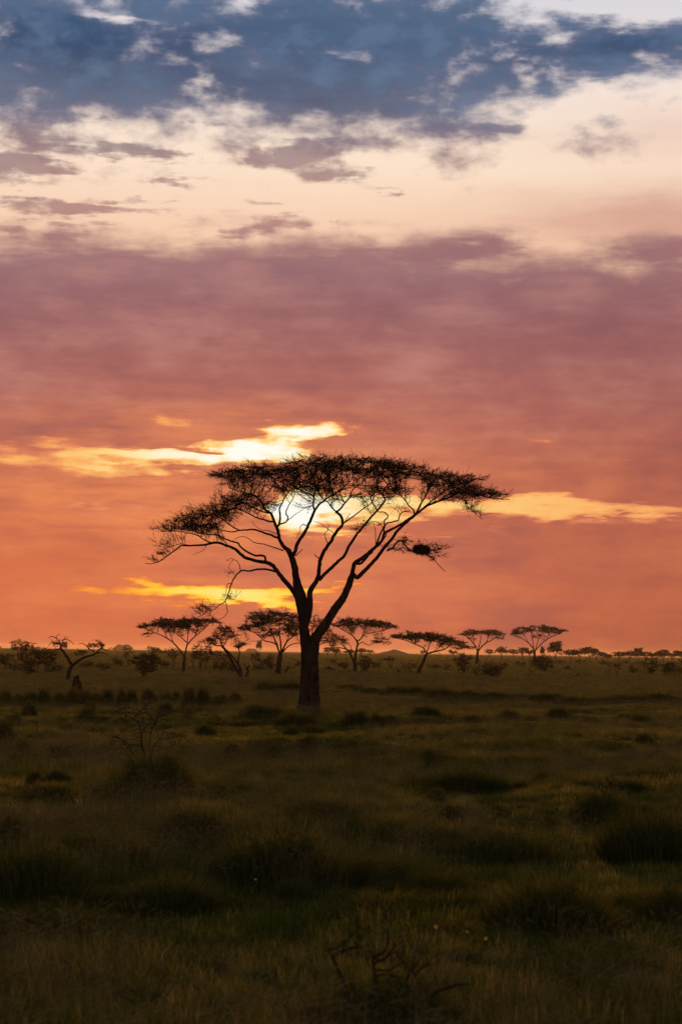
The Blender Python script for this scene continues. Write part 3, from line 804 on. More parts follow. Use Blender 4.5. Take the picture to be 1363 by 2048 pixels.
# ---------------------------------------------------------------- acacias in the middle distance
def far_tree(base, seed, limbs, pads, label, name='acacia_tree', trunk_limbs=1, twig=None, group=None, leafm=None, bark=None, tip=0.018):
    t = Tree(base, seed)
    for l in limbs: t.limb(*l)
    A = []
    for p in pads: A += t.pads(*p)
    if A: t.grow(A, 0.28, 2.2, 0.32, 70, 1e9)
    tw = dict(per_tip=3, length=0.5, rad=0.011, leaves=6, leaf=0.13, up=0.14, flat=0.3, along=0.4, fronds=18)
    if twig: tw.update(twig)
    return finish_tree(t, name, label, 'tree', bark or M_BARK_FAR, leafm or M_LEAF, trunk_limbs=trunk_limbs, sides=8, rough=0.06, twig=tw, tip=tip, group=group)

far_tree((367, 1345), 21, [
    ([(367, 1347), (367, 1340), (368, 1326), (369, 1312)], 7.0, 5.6, 0, 0.3),
    ([(369, 1314), (360, 1300), (348, 1287), (335, 1277), (319, 1269), (303, 1263), (290, 1258)], 3.8, 1.2, -1.5),
    ([(369, 1313), (373, 1295), (376, 1287), (389, 1274), (404, 1262), (416, 1250)], 3.8, 1.4, 1.5),
    ([(376, 1287), (365, 1277), (353, 1268), (345, 1258)], 2.4, 1.1, 2.5), ([(375, 1289), (376, 1272), (379, 1258), (382, 1248)], 2.2, 1.0, -2.0),
    ([(335, 1277), (327, 1262), (322, 1252)], 1.8, 1.0, 1.0), ([(347, 1287), (342, 1272), (336, 1260)], 1.8, 1.0, -2.5), ([(389, 1274), (394, 1262), (398, 1250)], 1.8, 1.0, -1.0)],
    [([(277, 1252), (300, 1248), (320, 1241), (350, 1239), (385, 1237), (420, 1239), (436, 1245), (415, 1251), (400, 1254), (340, 1256), (300, 1256), (280, 1256)], 87, 15, 3.6, 0, 0.75, 0.10),
     ([(279, 1272), (292, 1266), (302, 1264), (300, 1270)], 5, 8, 0.8, -1.0, 0.5, 0.08)],
    'flat topped umbrella acacia with a forked trunk under the drooping branch tip')

far_tree((484, 1357), 22, [
    ([(483, 1358), (479, 1348), (471, 1336), (461, 1316), (451, 1301), (443, 1291)], 9, 4.6, 0, 0.3),
    ([(484, 1356), (481, 1339), (471, 1321), (456, 1303), (449, 1297)], 5, 3.2, 0.6),
    ([(480, 1340), (477, 1323), (479, 1303), (476, 1293), (486, 1290)], 4.4, 1.8, -0.8),
    ([(490, 1358), (495, 1345), (495, 1338), (499, 1331)], 8, 3.4, 0.8),
    ([(495, 1342), (491, 1334), (488, 1327)], 3, 1.6, 0.4),
    ([(444, 1292), (428, 1290), (415, 1282), (404, 1279)], 2.8, 1.2, -0.8), ([(443, 1292), (440, 1280), (432, 1272), (428, 1265)], 2.6, 1.2, 0.6),
    ([(446, 1294), (453, 1280), (450, 1267), (462, 1261)], 2.6, 1.2, -0.5), ([(453, 1280), (462, 1276), (474, 1272)], 1.8, 1.0, 0.8)],
    [([(402, 1281), (420, 1276), (440, 1278), (445, 1284), (420, 1287)], 10, 9, 1.2, 0, 0.5, 0.08), ([(428, 1268), (440, 1258), (455, 1253), (466, 1258), (460, 1268), (440, 1271)], 11, 9, 1.2, 0, 0.5, 0.10),
     ([(470, 1294), (478, 1287), (490, 1287), (490, 1293)], 4, 9, 0.5, 0, 0.4, 0.06), ([(455, 1276), (470, 1270), (478, 1272), (468, 1278)], 4, 8, 0.6, 0, 0.4, 0.06)],
    'leaning acacia with several trunks and sparse tufts beside a broken stump', trunk_limbs=5)

far_tree((556, 1350), 23, [
    ([(555, 1352), (556, 1340), (558, 1323), (561, 1306)], 14, 9, 0, 0.3),
    ([(560, 1308), (553, 1290), (545, 1269), (535, 1246), (528, 1232)], 4.4, 1.4, -1.2), ([(553, 1290), (545, 1285), (527, 1280), (512, 1267), (498, 1261), (486, 1258)], 2.8, 1.0, 0.8),
    ([(562, 1306), (561, 1285), (558, 1264), (561, 1244), (560, 1230)], 4.0, 1.4, 1.5), ([(564, 1304), (571, 1287), (584, 1274), (597, 1268)], 4.6, 1.6, -0.8),
    ([(565, 1304), (581, 1290), (597, 1286), (606, 1288)], 3.2, 1.2, 1.6), ([(545, 1269), (530, 1258), (515, 1246)], 1.8, 0.9, 0.5), ([(571, 1287), (577, 1265), (580, 1245)], 2.0, 1.0, 2.0), ([(527, 1280), (510, 1282), (497, 1284)], 1.2, 0.7, 0)],
    [([(479, 1262), (492, 1241), (512, 1224), (545, 1218), (575, 1223), (598, 1236), (606, 1252), (606, 1282), (592, 1278), (572, 1255), (540, 1248), (508, 1256), (488, 1266)], 77, 15, 3.4, 0, 0.75, 0.12),
     ([(500, 1266), (530, 1256), (560, 1258), (590, 1268), (575, 1276), (530, 1272)], 14, 8, 2.4, 0, 0.6, 0.10)],
    'round domed acacia with a thick dark trunk just beside the tall tree trunk')

far_tree((626, 1338), 24, [
    ([(626, 1340), (625, 1320), (624, 1300)], 7, 5, 0, 0.3),
    ([(624, 1302), (630, 1285), (642, 1270), (655, 1262)], 3.4, 1.2, -1), ([(624, 1301), (622, 1280), (626, 1258), (630, 1244)], 3.2, 1.2, 1), ([(626, 1298), (645, 1287), (668, 1282)], 2.6, 1.0, 0.5), ([(624, 1302), (612, 1286), (604, 1272)], 2.4, 1.0, 0.4)],
    [([(600, 1262), (612, 1240), (628, 1233), (645, 1240), (655, 1252), (660, 1264), (630, 1258)], 22, 11, 2.2, 0, 0.7, 0.12), ([(630, 1272), (650, 1266), (690, 1274), (698, 1281), (665, 1287), (640, 1284)], 22, 11, 1.8, 0, 0.7, 0.10)],
    'dark acacia mostly hidden behind the trunk of the tall acacia')

far_tree((710, 1346), 25, [
    ([(710, 1348), (709, 1335), (708, 1322)], 9.5, 7, 0, 0.3),
    ([(708, 1324), (700, 1308), (692, 1299), (674, 1295), (660, 1294)], 4.4, 1.2, -1.0), ([(693, 1299), (682, 1288), (668, 1282)], 2.8, 1.2, 1.0),
    ([(709, 1323), (712, 1303), (715, 1287), (712, 1279)], 5.2, 3.6, 0.3), ([(713, 1282), (705, 1272), (689, 1262), (673, 1253)], 3.0, 1.2, -1.4),
    ([(714, 1284), (723, 1274), (728, 1262), (733, 1250)], 3.0, 1.2, 1.2), ([(722, 1276), (730, 1269), (756, 1263), (783, 1255)], 2.4, 1.0, -0.8), ([(714, 1290), (724, 1285), (736, 1290), (750, 1286)], 2.2, 1.0, 0.8),
    ([(705, 1272), (700, 1262), (697, 1252)], 1.8, 0.9, 1.8), ([(700, 1308), (703, 1298), (700, 1290)], 2.2, 1.2, 0.4)],
    [([(656, 1247), (680, 1240), (720, 1239), (760, 1243), (791, 1251), (786, 1257), (760, 1253), (720, 1253), (680, 1252), (658, 1251)], 77, 15, 3.2, 0, 0.75, 0.10),
     ([(728, 1274), (748, 1268), (766, 1272), (774, 1285), (772, 1291), (745, 1284)], 10, 8, 1.2, 0, 0.6, 0.08), ([(655, 1293), (668, 1284), (690, 1280), (690, 1288)], 7, 8, 1.0, 0, 0.5, 0.08)],
    'wide two tiered umbrella acacia rising out of a twiggy shrub')

far_tree((834, 1349), 26, [
    ([(833, 1351), (839, 1337), (846, 1323), (852, 1308)], 7.6, 5, 0, 0.3),
    ([(853, 1307), (846, 1296), (831, 1289), (810, 1281), (794, 1277), (784, 1276)], 3.0, 1.0, -1.2), ([(852, 1308), (866, 1304), (887, 1299), (903, 1290), (918, 1288)], 4.0, 1.4, 1.0),
    ([(851, 1310), (856, 1295), (861, 1284), (868, 1276)], 3.0, 1.2, -1.0), ([(887, 1299), (880, 1289), (878, 1280)], 1.8, 1.0, 2.0), ([(831, 1289), (828, 1280), (824, 1272)], 1.6, 0.9, 1.0), ([(866, 1304), (880, 1292), (892, 1283)], 1.8, 0.9, -2.0), ([(874, 1302), (880, 1309), (876, 1316)], 1.0, 0.5, 0.0)],
    [([(780, 1275), (800, 1269), (820, 1266), (850, 1266), (880, 1270), (905, 1278), (928, 1287), (920, 1290), (890, 1285), (850, 1280), (820, 1277), (790, 1279)], 77, 15, 3.2, 0, 0.75, 0.09),
     ([(905, 1295), (925, 1290), (944, 1294), (935, 1301), (910, 1300)], 10, 9, 1.2, 0, 0.6, 0.08), ([(850, 1287), (880, 1284), (905, 1290), (885, 1292)], 7, 8, 1.4, 0, 0.6, 0.08)],
    'low spreading acacia on a strongly slanting trunk')

far_tree((953, 1329), 27, [
    ([(952, 1331), (953, 1318), (955, 1302)], 7.0, 5, 0, 0.3),
    ([(955, 1303), (947, 1288), (934, 1275), (925, 1269)], 3.0, 1.2, -1.5), ([(955, 1303), (965, 1291), (983, 1279), (998, 1273)], 3.4, 1.2, 1.2), ([(955, 1302), (960, 1281), (962, 1268)], 2.6, 1.1, -0.6), ([(947, 1288), (946, 1276), (942, 1266)], 1.8, 1.0, 2), ([(970, 1288), (976, 1275), (978, 1266)], 1.8, 1.0, -2)],
    [([(919, 1269), (930, 1263), (942, 1259), (965, 1259), (990, 1261), (1010, 1268), (1000, 1272), (960, 1268), (930, 1272)], 85, 16, 3.4, 0, 0.80, 0.10), ([(925, 1276), (945, 1272), (950, 1280)], 4, 8, 1, 0, 0.6, 0.08), ([(980, 1280), (1005, 1274), (1003, 1279)], 4, 8, 1, 0, 0.6, 0.08)],
    'small umbrella acacia with a notched dark crown next to the slanting one')

far_tree((1068, 1332), 28, [
    ([(1068, 1336), (1068, 1318), (1068, 1301)], 6.0, 4.4, 0, 0.3),
    ([(1068, 1302), (1061, 1291), (1047, 1279), (1032, 1274), (1022, 1270)], 2.6, 1.0, -1.2), ([(1069, 1302), (1078, 1291), (1093, 1279), (1114, 1268), (1128, 1263)], 2.8, 1.0, 1.0),
    ([(1067, 1303), (1064, 1277), (1060, 1263)], 2.2, 1.0, 1.5), ([(1070, 1299), (1075, 1281), (1082, 1268)], 2.2, 1.0, -1.5), ([(1061, 1291), (1050, 1276), (1042, 1264)], 1.6, 0.9, 0.6), ([(1093, 1279), (1096, 1268), (1100, 1261)], 1.4, 0.8, 2.2)],
    [([(1019, 1268), (1026, 1259), (1050, 1252), (1075, 1250), (1098, 1252), (1118, 1259), (1137, 1262), (1120, 1267), (1095, 1266), (1065, 1262), (1035, 1269)], 100, 16, 3.4, 0, 0.75, 0.10), ([(1050, 1272), (1070, 1266), (1090, 1272), (1070, 1276)], 6, 8, 1.5, 0, 0.6, 0.08)],
    'slim umbrella acacia with a dense round bush at its foot')

# the nearly bare old tree
far_tree((136, 1362), 29, [
    ([(135, 1364), (137, 1352), (139, 1343), (145, 1329)], 9, 8, 0, 0.3),
    ([(145, 1331), (136, 1317), (126, 1302), (119, 1297)], 7, 5, -0.4), ([(145, 1331), (157, 1322), (170, 1315), (190, 1308), (199, 1299), (206, 1295)], 6.5, 2.6, 0.4),
    ([(121, 1299), (121, 1287), (113, 1277), (105, 1273), (97, 1275)], 3.4, 1.2, -0.6), ([(122, 1297), (128, 1279), (139, 1281), (148, 1289)], 3.0, 1.0, 0.2), ([(121, 1289), (112, 1287), (104, 1286), (97, 1291)], 3.2, 1.0, -0.8), ([(120, 1298), (112, 1298), (106, 1301)], 3.4, 1.6, 0),
    ([(113, 1277), (115, 1271), (120, 1268)], 1.6, 0.8, -0.4), ([(128, 1280), (131, 1274), (137, 1275)], 1.8, 0.8, 0.2), ([(188, 1308), (203, 1306), (217, 1309)], 3.0, 1.4, 0.6), ([(203, 1297), (215, 1300), (222, 1296), (234, 1300)], 2.6, 0.9, 0.4),
    ([(190, 1307), (186, 1301), (177, 1297), (171, 1290), (163, 1287), (156, 1289)], 3.0, 1.0, 0.2), ([(178, 1297), (184, 1289), (188, 1286)], 2.4, 1.0, 0.5), ([(203, 1297), (207, 1290), (202, 1285), (196, 1287)], 2.2, 0.8, 0), ([(170, 1315), (163, 1309), (156, 1309)], 1.8, 0.8, 0), ([(122, 1300), (119, 1318), (122, 1328)], 1.2, 0.6, -0.6)],
    [([(107, 1289), (116, 1283), (124, 1285), (118, 1290)], 3, 8, 0.4, 0, 0.35, 0.06), ([(193, 1290), (200, 1284), (210, 1285), (206, 1292)], 3, 8, 0.4, 0, 0.35, 0.06), ([(150, 1311), (160, 1305), (168, 1309)], 3, 7, 0.4, 0, 0.35, 0.06), ([(174, 1295), (184, 1290), (190, 1294)], 2, 7, 0.4, 0, 0.3, 0.06)],
    'nearly bare old tree with two stubby crooked arms behind the termite mound', name='dead_tree', twig=dict(per_tip=2, length=0.35, leaves=2))

# ---------------------------------------------------------------- shrubs and saplings round them
def oval(x0, x1, y0, y1, n=14, sq=1.0):
    return [((x0 + x1) / 2 + (x1 - x0) / 2 * math.cos(a), (y0 + y1) / 2 + (y1 - y0) / 2 * math.sin(a)) for a in np.linspace(0, 6.283, n, endpoint=False)]

def shrub(base, box, seed, label, name='shrub', cat='shrub', pads=12, per=10, stems=3, thick=0.16, r=0.45, wid=2.2, group=None, leaves=6, lean=0.0):
    x0, x1, y0, y1 = box
    t = Tree(base, seed); rng = t.rng
    bx, by = base; cx, cy = (x0 + x1) / 2, (y0 + y1) / 2
    hw = (x1 - x0) / 2 * t.m
    for k in range(stems):
        a = (k + 0.5) / stems - 0.5
        ex = cx + a * (x1 - x0) * 0.8; ey = y0 + (y1 - y0) * rng.uniform(0.2, 0.55)
        t.limb([(bx + a * 4, by + 2), ((bx * 1.3 + ex * 0.7) / 2 + rng.normal(0, 1.5), by + (ey - by) * 0.45), (ex + rng.normal(0, 1.5), ey)], wid, 0.8, rng.uniform(-0.5, 0.5) * hw, 0.8)
    A = t.pads(oval(x0 + 3, x1 - 3, y0 + 2, y1 - 2), int(pads * 1.5), per, hw * 0.7, 0, r, thick)
    t.grow(A, 0.22, 1.6, 0.25, 50, 1e9)
    return finish_tree(t, name, label, cat, M_BARK_FAR, M_LEAF, trunk_limbs=stems, sides=5, rough=0.05, tip=0.014, group=group,
                twig=dict(per_tip=3, length=0.38, rad=0.010, leaves=leaves, leaf=0.11, up=0.2, flat=0.7, along=0.5, fronds=leaves * 2))

shrub((40, 1322), (18, 68, 1277, 1303), 41, 'small bushy tree on the skyline with a double rounded crown', 'small_tree', 'tree', 22, 10, 3, r=0.9)
shrub((12, 1342), (-2, 26, 1304, 1328), 42, 'small thin tree with a flat crown beside the tall dense shrub', 'small_tree', 'tree', 10, 9, 2)
shrub((62, 1350), (40, 78, 1292, 1350), 43, 'tall dense shrub leafy down to the ground', pads=34, per=11, stems=4, r=0.5)
shrub((92, 1348), (76, 113, 1298, 1334), 44, 'loose round tree shrub between the dense shrub and the bare old tree', 'small_tree', 'tree', 24, 10, 3)
shrub((259, 1334), (242, 268, 1293, 1318), 45, 'thin crooked sapling with few leaves beside the cone shaped shrub', 'sapling', 'tree', 5, 7, 2)
shrub((286, 1356), (267, 318, 1309, 1345), 46, 'dark dense shrub narrowing to its foot like a cone', pads=46, per=12, stems=5, r=0.5)
shrub((305, 1328), (292, 322, 1291, 1312), 47, 'loose tree shrub standing behind the cone shaped shrub', pads=12, per=9)
shrub((346, 1336), (325, 362, 1296, 1316), 48, 'little tree with a flat crown close to the forked umbrella acacia', 'small_tree', 'tree', 14, 10, 2)
shrub((400, 1337), (381, 430, 1285, 1322), 49, 'open bushy tree between the forked acacia and the leaning acacia', 'small_tree', 'tree', 24, 9, 4)
shrub((430, 1338), (418, 448, 1300, 1322), 50, 'slanting thin sapling among the bushes behind the leaning acacia', 'sapling', 'tree', 9, 8, 3)
for k, (bx, w, y0) in enumerate(((386, 18, 1308), (411, 14, 1312), (450, 16, 1308), (458, 12, 1318), (509, 26, 1306), (522, 22, 1314), (533, 16, 1318))):
    shrub((bx, 1338), (bx - w / 2, bx + w / 2, y0, y0 + 14), 60 + k, 'thin dark sapling in the thicket around the leaning acacia', 'sapling', 'tree', 5, 8, 2, group='saplings in the thicket', wid=1.6)
shrub((541, 1342), (533, 552, 1308, 1338), 51, 'narrow leafy shrub touching the thick trunk of the domed acacia', pads=12)
shrub((728, 1345), (716, 747, 1313, 1340), 52, 'twiggy shrub around the foot of the two tiered acacia', pads=18, per=9, stems=5)
shrub((690, 1340), (673, 702, 1325, 1336), 53, 'low sprawling shrub between the earth mound and the two tiered acacia', pads=8, per=8, stems=3)
shrub((781, 1341), (766, 792, 1313, 1325), 54, 'tiny umbrella shaped tree standing alone on the open grass', 'small_tree', 'tree', 8, 9, 2, r=0.4, thick=0.08)
shrub((820, 1347), (801, 833, 1325, 1342), 55, 'sparse dry shrub beside the foot of the slanting trunk', pads=8, per=8, stems=4, leaves=2)
shrub((926, 1347), (910, 942, 1303, 1342), 56, 'ragged upright shrub under the tip of the slanting acacia crown', pads=24, per=10, stems=4)
shrub((984, 1356), (964, 1003, 1328, 1353), 57, 'low dense bush in front of the small notched umbrella acacia', pads=24, per=11, stems=5)
shrub((952, 1354), (938, 966, 1322, 1350), 58, 'leafless twiggy shrub next to the low dense bush', pads=10, per=7, stems=4, leaves=0)
shrub((1086, 1344), (1061, 1106, 1310, 1342), 59, 'dense round bush at the foot of the slim umbrella acacia', pads=48, per=12, stems=5)
shrub((1218, 1351), (1210, 1224, 1325, 1334), 71, 'spindly little tree with a tiny tuft, first of a pair on open grass', 'sapling', 'tree', 4, 8, 1, r=0.3)
shrub((1231, 1352), (1224, 1242, 1325, 1336), 72, 'spindly little tree with a wider tuft, second of a pair on open grass', 'sapling', 'tree', 6, 8, 2, r=0.3)
shrub((1263, 1349), (1253, 1276, 1332, 1346), 73, 'low shrub around an upright bare stick', pads=7, per=8, stems=3)
shrub((1303, 1350), (1287, 1318, 1312, 1347), 74, 'tall ragged shrub with a spiky top next to a rounder bush', pads=20, per=10, stems=4)
shrub((1332, 1351), (1316, 1350, 1324, 1350), 75, 'rounder dark bush beside the ragged spiky shrub', pads=24, per=11, stems=4)
shrub((1357, 1350), (1350, 1368, 1336, 1350), 76, 'small sprig of a bush past the rounder dark bush', pads=6, per=8, stems=2)

EXTRA = [(28, 1346, 26, 20), (112, 1350, 24, 22), (176, 1338, 34, 14), (208, 1342, 30, 16), (236, 1336, 22, 18), (330, 1338, 26, 16), (440, 1344, 26, 18), (466, 1346, 20, 16), (520, 1344, 30, 16), (600, 1336, 22, 14), (668, 1330, 20, 12), (752, 1338, 24, 12), (870, 1340, 30, 12),
         (898, 1344, 24, 16), (1010, 1338, 22, 12), (1040, 1336, 24, 14), (1120, 1330, 26, 12), (1160, 1328, 30, 10), (1205, 1332, 26, 12), (1250, 1330, 26, 12), (1280, 1334, 24, 14), (1345, 1336, 30, 14), (1362, 1330, 22, 16), (4, 1330, 22, 16)]
for k, (bx, by, w, h) in enumerate(EXTRA):
    shrub((bx, by), (bx - w / 2, bx + w / 2, by - h, by - 2), 700 + k, 'low dark shrub in the loose belt between the distant acacias', 'shrub', 'shrub', 6, 9, 3, group='low shrubs between the distant acacias', wid=1.4)

# dead stumps, sticks and fallen boughs
def dead(base, limbs, seed, label, name, cat):
    t = Tree(base, seed)
    for l in limbs: t.limb(*l)
    return finish_tree(t, name, label, cat, M_DEAD, M_LEAF, trunk_limbs=len(limbs), sides=6, rough=0.08)
dead((570, 1349), [([(567, 1351), (574, 1337), (577, 1333)], 5, 3.5, 0), ([(574, 1337), (588, 1336), (596, 1324), (603, 1318)], 2.6, 1.2, 0.5), ([(575, 1337), (564, 1341)], 1.6, 0.8, -0.3)], 81, 'broken fallen bough leaning on the grass behind the tall trunk', 'fallen_branch', 'branch')
dead((797, 1350), [([(796, 1352), (796, 1343), (793, 1335)], 3.6, 1.6, 0), ([(796, 1345), (800, 1337)], 2.4, 1.2, 0), ([(802, 1349), (790, 1347), (784, 1350)], 3.4, 2, 0)], 82, 'short forked dead stump lying by the dry shrub', 'tree_stump', 'stump')
dead((720, 1348), [([(712, 1349), (722, 1344), (732, 1335)], 3.6, 1.4, 0), ([(722, 1344), (728, 1345), (734, 1347)], 1.4, 0.8, 0)], 83, 'pale dead log slanting out of the twiggy shrub', 'fallen_branch', 'branch')
dead((697, 1346), [([(704, 1347), (698, 1343), (694, 1339)], 2.4, 1.2, 0)], 84, 'short dead stick by the two tiered acacia foot', 'fallen_branch', 'branch')
dead((326, 1345), [([(326, 1347), (323, 1340), (320, 1335)], 1.6, 0.8, 0), ([(326, 1346), (333, 1344)], 1.6, 0.8, 0)], 85, 'short dead stick between the cone shaped shrub and forked acacia', 'fallen_branch', 'branch')
dead((1264, 1347), [([(1264, 1349), (1265, 1340), (1264, 1331)], 2.2, 1.0, 0)], 86, 'bare upright stick in the middle of the low shrub', 'dead_stick', 'stick')
dead((1287, 1354), [([(1286, 1356), (1289, 1350), (1292, 1345)], 1.8, 0.9, 0)], 87, 'small dead stick in the grass before the ragged spiky shrub', 'dead_stick', 'stick')
dead((186, 1350), [([(176, 1349), (184, 1347), (192, 1350)], 2.2, 1.4, 0), ([(184, 1347), (181, 1343)], 1.2, 0.7, 0), ([(187, 1348), (190, 1343)], 1.2, 0.7, 0)], 88, 'tangled dead branch on the grass beside the bare old tree', 'fallen_branch', 'branch')

# ---------------------------------------------------------------- termite mounds
def mound(base, w, h, seed, label, steep=1.5, name='termite_mound'):
    b = ground_at(*base); m = b.y / FPX
    rng = np.random.default_rng(seed); ph = rng.uniform(0, 6.28, 8)
    n, k = 22, 14
    T, R = np.meshgrid(np.linspace(0, 6.2832, n, endpoint=False), np.linspace(1, 0, k), indexing='xy')
    hh = (1 - R ** steep) * (1 + 0.12 * np.sin(3 * T + ph[0]) + 0.10 * np.sin(5 * T + ph[1]) + 0.06 * np.sin(9 * T + ph[2] + 4 * R))
    rr = R * (1 + 0.12 * np.sin(2 * T + ph[3]) + 0.08 * np.sin(5 * T + ph[4] + 6 * R))
    lean = rng.uniform(-0.15, 0.3)
    V = np.stack([(rr * np.cos(T) + lean * hh) * w * m / 2, rr * np.sin(T) * w * m / 2, hh * h * m - 0.1], 2).reshape(-1, 3)
    V += rng.normal(0, 0.015 * w * m, V.shape)
    i = np.arange(k - 1)[:, None] * n + np.arange(n)[None]; j = np.arange(k - 1)[:, None] * n + (np.arange(n)[None] + 1) % n
    F = np.stack([i.ravel(), j.ravel(), (j + n).ravel(), (i + n).ravel()], 1)
    o = add(name, mesh_of(name, V, [F], M_EARTH, True), None, b); props(o, label, 'termite mound')
mound((152, 1399), 27, 44, 1, 'steep pointed termite mound rising from the row of dark bushes', 3.4)
mound((658, 1342), 28, 9, 2, 'low domed earth mound behind the trunk of the tall acacia', 1.4)
mound((1132, 1341), 24, 9, 3, 'low domed earth mound beside the bush of the slim acacia', 1.6)
mound((1153, 1354), 16, 7, 4, 'small lumpy earth heap in front of the low domed mound', 2.2)
mound((1175, 1347), 12, 4, 5, 'tiny flat earth heap on the open grass by the lumpy one', 2.0)

# ---------------------------------------------------------------- trees along the skyline
def skyline_protos():
    out = []
    for k in range(4):
        rng = np.random.default_rng(300 + k)
        t = Tree((681, 1420), 300 + k); t.base = np.zeros(3)
        # built at the origin, 5 m tall
        t.D = 0
        def limb(P, r0, r1):
            P = catmull(np.array(P, float), 5); R = np.linspace(r0, r1, len(P)); i0 = len(t.pos)
            par = -1
            if t.pos: par = int(np.argmin(np.sum((np.array(t.pos) - P[0]) ** 2, 1)))
            t.limbs.append((P, R))
            for i in range(len(P)):
                t.pos.append(P[i]); t.rad.append(R[i]); t.par.append(par if i == 0 else i0 + i - 1)
        limb([(0, 0, -0.2), (0.1, 0, 0.8), (0.0, 0.1, 1.7)], 0.22, 0.15)
        for a in range(4 + k % 2):
            th = a * 1.45 + rng.uniform(0, 0.6); rr = rng.uniform(1.2, 2.4)
            limb([(0, 0, 1.5), (math.cos(th) * rr * 0.5, math.sin(th) * rr * 0.5, 2.6), (math.cos(th) * rr, math.sin(th) * rr, 3.5)], 0.10, 0.04)
        A = []
        for q in range(46):
            th = rng.uniform(0, 6.28); rr = math.sqrt(rng.random()) * (3.0 if k != 2 else 2.1)
            top = (4.3 - 0.07 * rr * rr) if k != 2 else (4.8 - 0.4 * rr * rr * rng.uniform(0.5, 1))
            c = np.array([math.cos(th) * rr, math.sin(th) * rr, top + rng.uniform(-1.5 if k != 2 else -1.6, 0.25)])
            A += list(c + rng.normal(0, 1, (9, 3)) * np.array([0.4, 0.4, 0.10]))
        t.grow(A, 0.3, 2.5, 0.34, 50, 1e9); t.radii(0.03)
        g, gw, gl = Geo(), Geo(), Geo()
        for P, R in t.limbs: tube(g, P, R, 6, rng, 0.05)
        t.branches(gw, 3); t.twigs(gw, gl, per_tip=2, length=0.45, rad=0.018, leaves=8, leaf=0.24, up=0.15, flat=0.4, fronds=8)
        out.append((g.mesh('trunk', M_BARK_FAR), gw.mesh('crown', M_BARK_FAR), gl.mesh('foliage', M_LEAF)))
    return out
PROTO = skyline_protos()
def skyline_tree(px, top, dist, wpx, k, rz, label, group='trees along the skyline'):
    d = at_depth(px, 1310, dist)
    h = at_depth(px, top, dist).z
    root = empty('skyline_tree', (d.x, dist, 0)); props(root, label, 'tree', group)
    sz = (h + 2.2 * dist / FPX) / 4.4; sx = wpx * dist / FPX / 6.8
    root.scale = (sx, sx, sz); root.rotation_euler[2] = rz
    a = add('trunk', PROTO[k][0], root); b = add('crown', PROTO[k][1], root); add('foliage', PROTO[k][2], b)
rng = np.random.default_rng(77)
sky_list = [(1110, 1288, 620, 40, 2), (1140, 1302, 800, 34, 0), (1158, 1299, 820, 36, 1), (1178, 1297, 840, 36, 0), (1192, 1303, 860, 26, 3), (1215, 1311, 900, 26, 2), (1237, 1306, 860, 34, 0), (1258, 1304, 840, 40, 1),
    (1276, 1299, 800, 24, 3), (1290, 1306, 900, 34, 0), (1312, 1306, 860, 30, 1), (1325, 1302, 820, 28, 0), (1343, 1304, 830, 38, 1), (1363, 1305, 830, 30, 3), (1084, 1297, 760, 14, 2), (1002, 1296, 900, 28, 1), (1026, 1301, 1100, 22, 0), (1044, 1298, 950, 24, 3),
    (1058, 1299, 900, 20, 1), (978, 1301, 1100, 20, 0), (905, 1302, 1200, 20, 1), (845, 1303, 1300, 14, 0), (700, 1301, 1100, 26, 1), (655, 1297, 900, 22, 0), (670, 1298, 930, 24, 1), (672, 1299, 1000, 16, 3), (722, 1300, 1200, 30, 2), (740, 1302, 1300, 16, 0), (518, 1286, 1000, 16, 2), (130, 1288, 900, 14, 2), (1205, 1307, 1000, 20, 1), (1380, 1304, 830, 34, 0), (-14, 1290, 900, 30, 1)]
for i, (px, top, dist, w, k) in enumerate(sky_list):
    if px == 1110: skyline_tree(px, top, dist, w, k, 0.3, 'largest dark tree of the row on the skyline behind the slim acacia', 'trees along the skyline')
    elif px == 518: skyline_tree(px, top, dist, w, k, 0.3, 'lone tiny round tree on the skyline beside the domed acacia')
    elif px == 130: skyline_tree(px, top, dist, w, k, 0.3, 'lone tiny tree on the skyline behind the bare old tree')
    else: skyline_tree(px, top, dist, w, k, rng.uniform(0, 6.28), 'small round hazy tree among flat topped ones along the skyline' if k == 2 else 'small flat topped hazy acacia in the far row along the skyline')

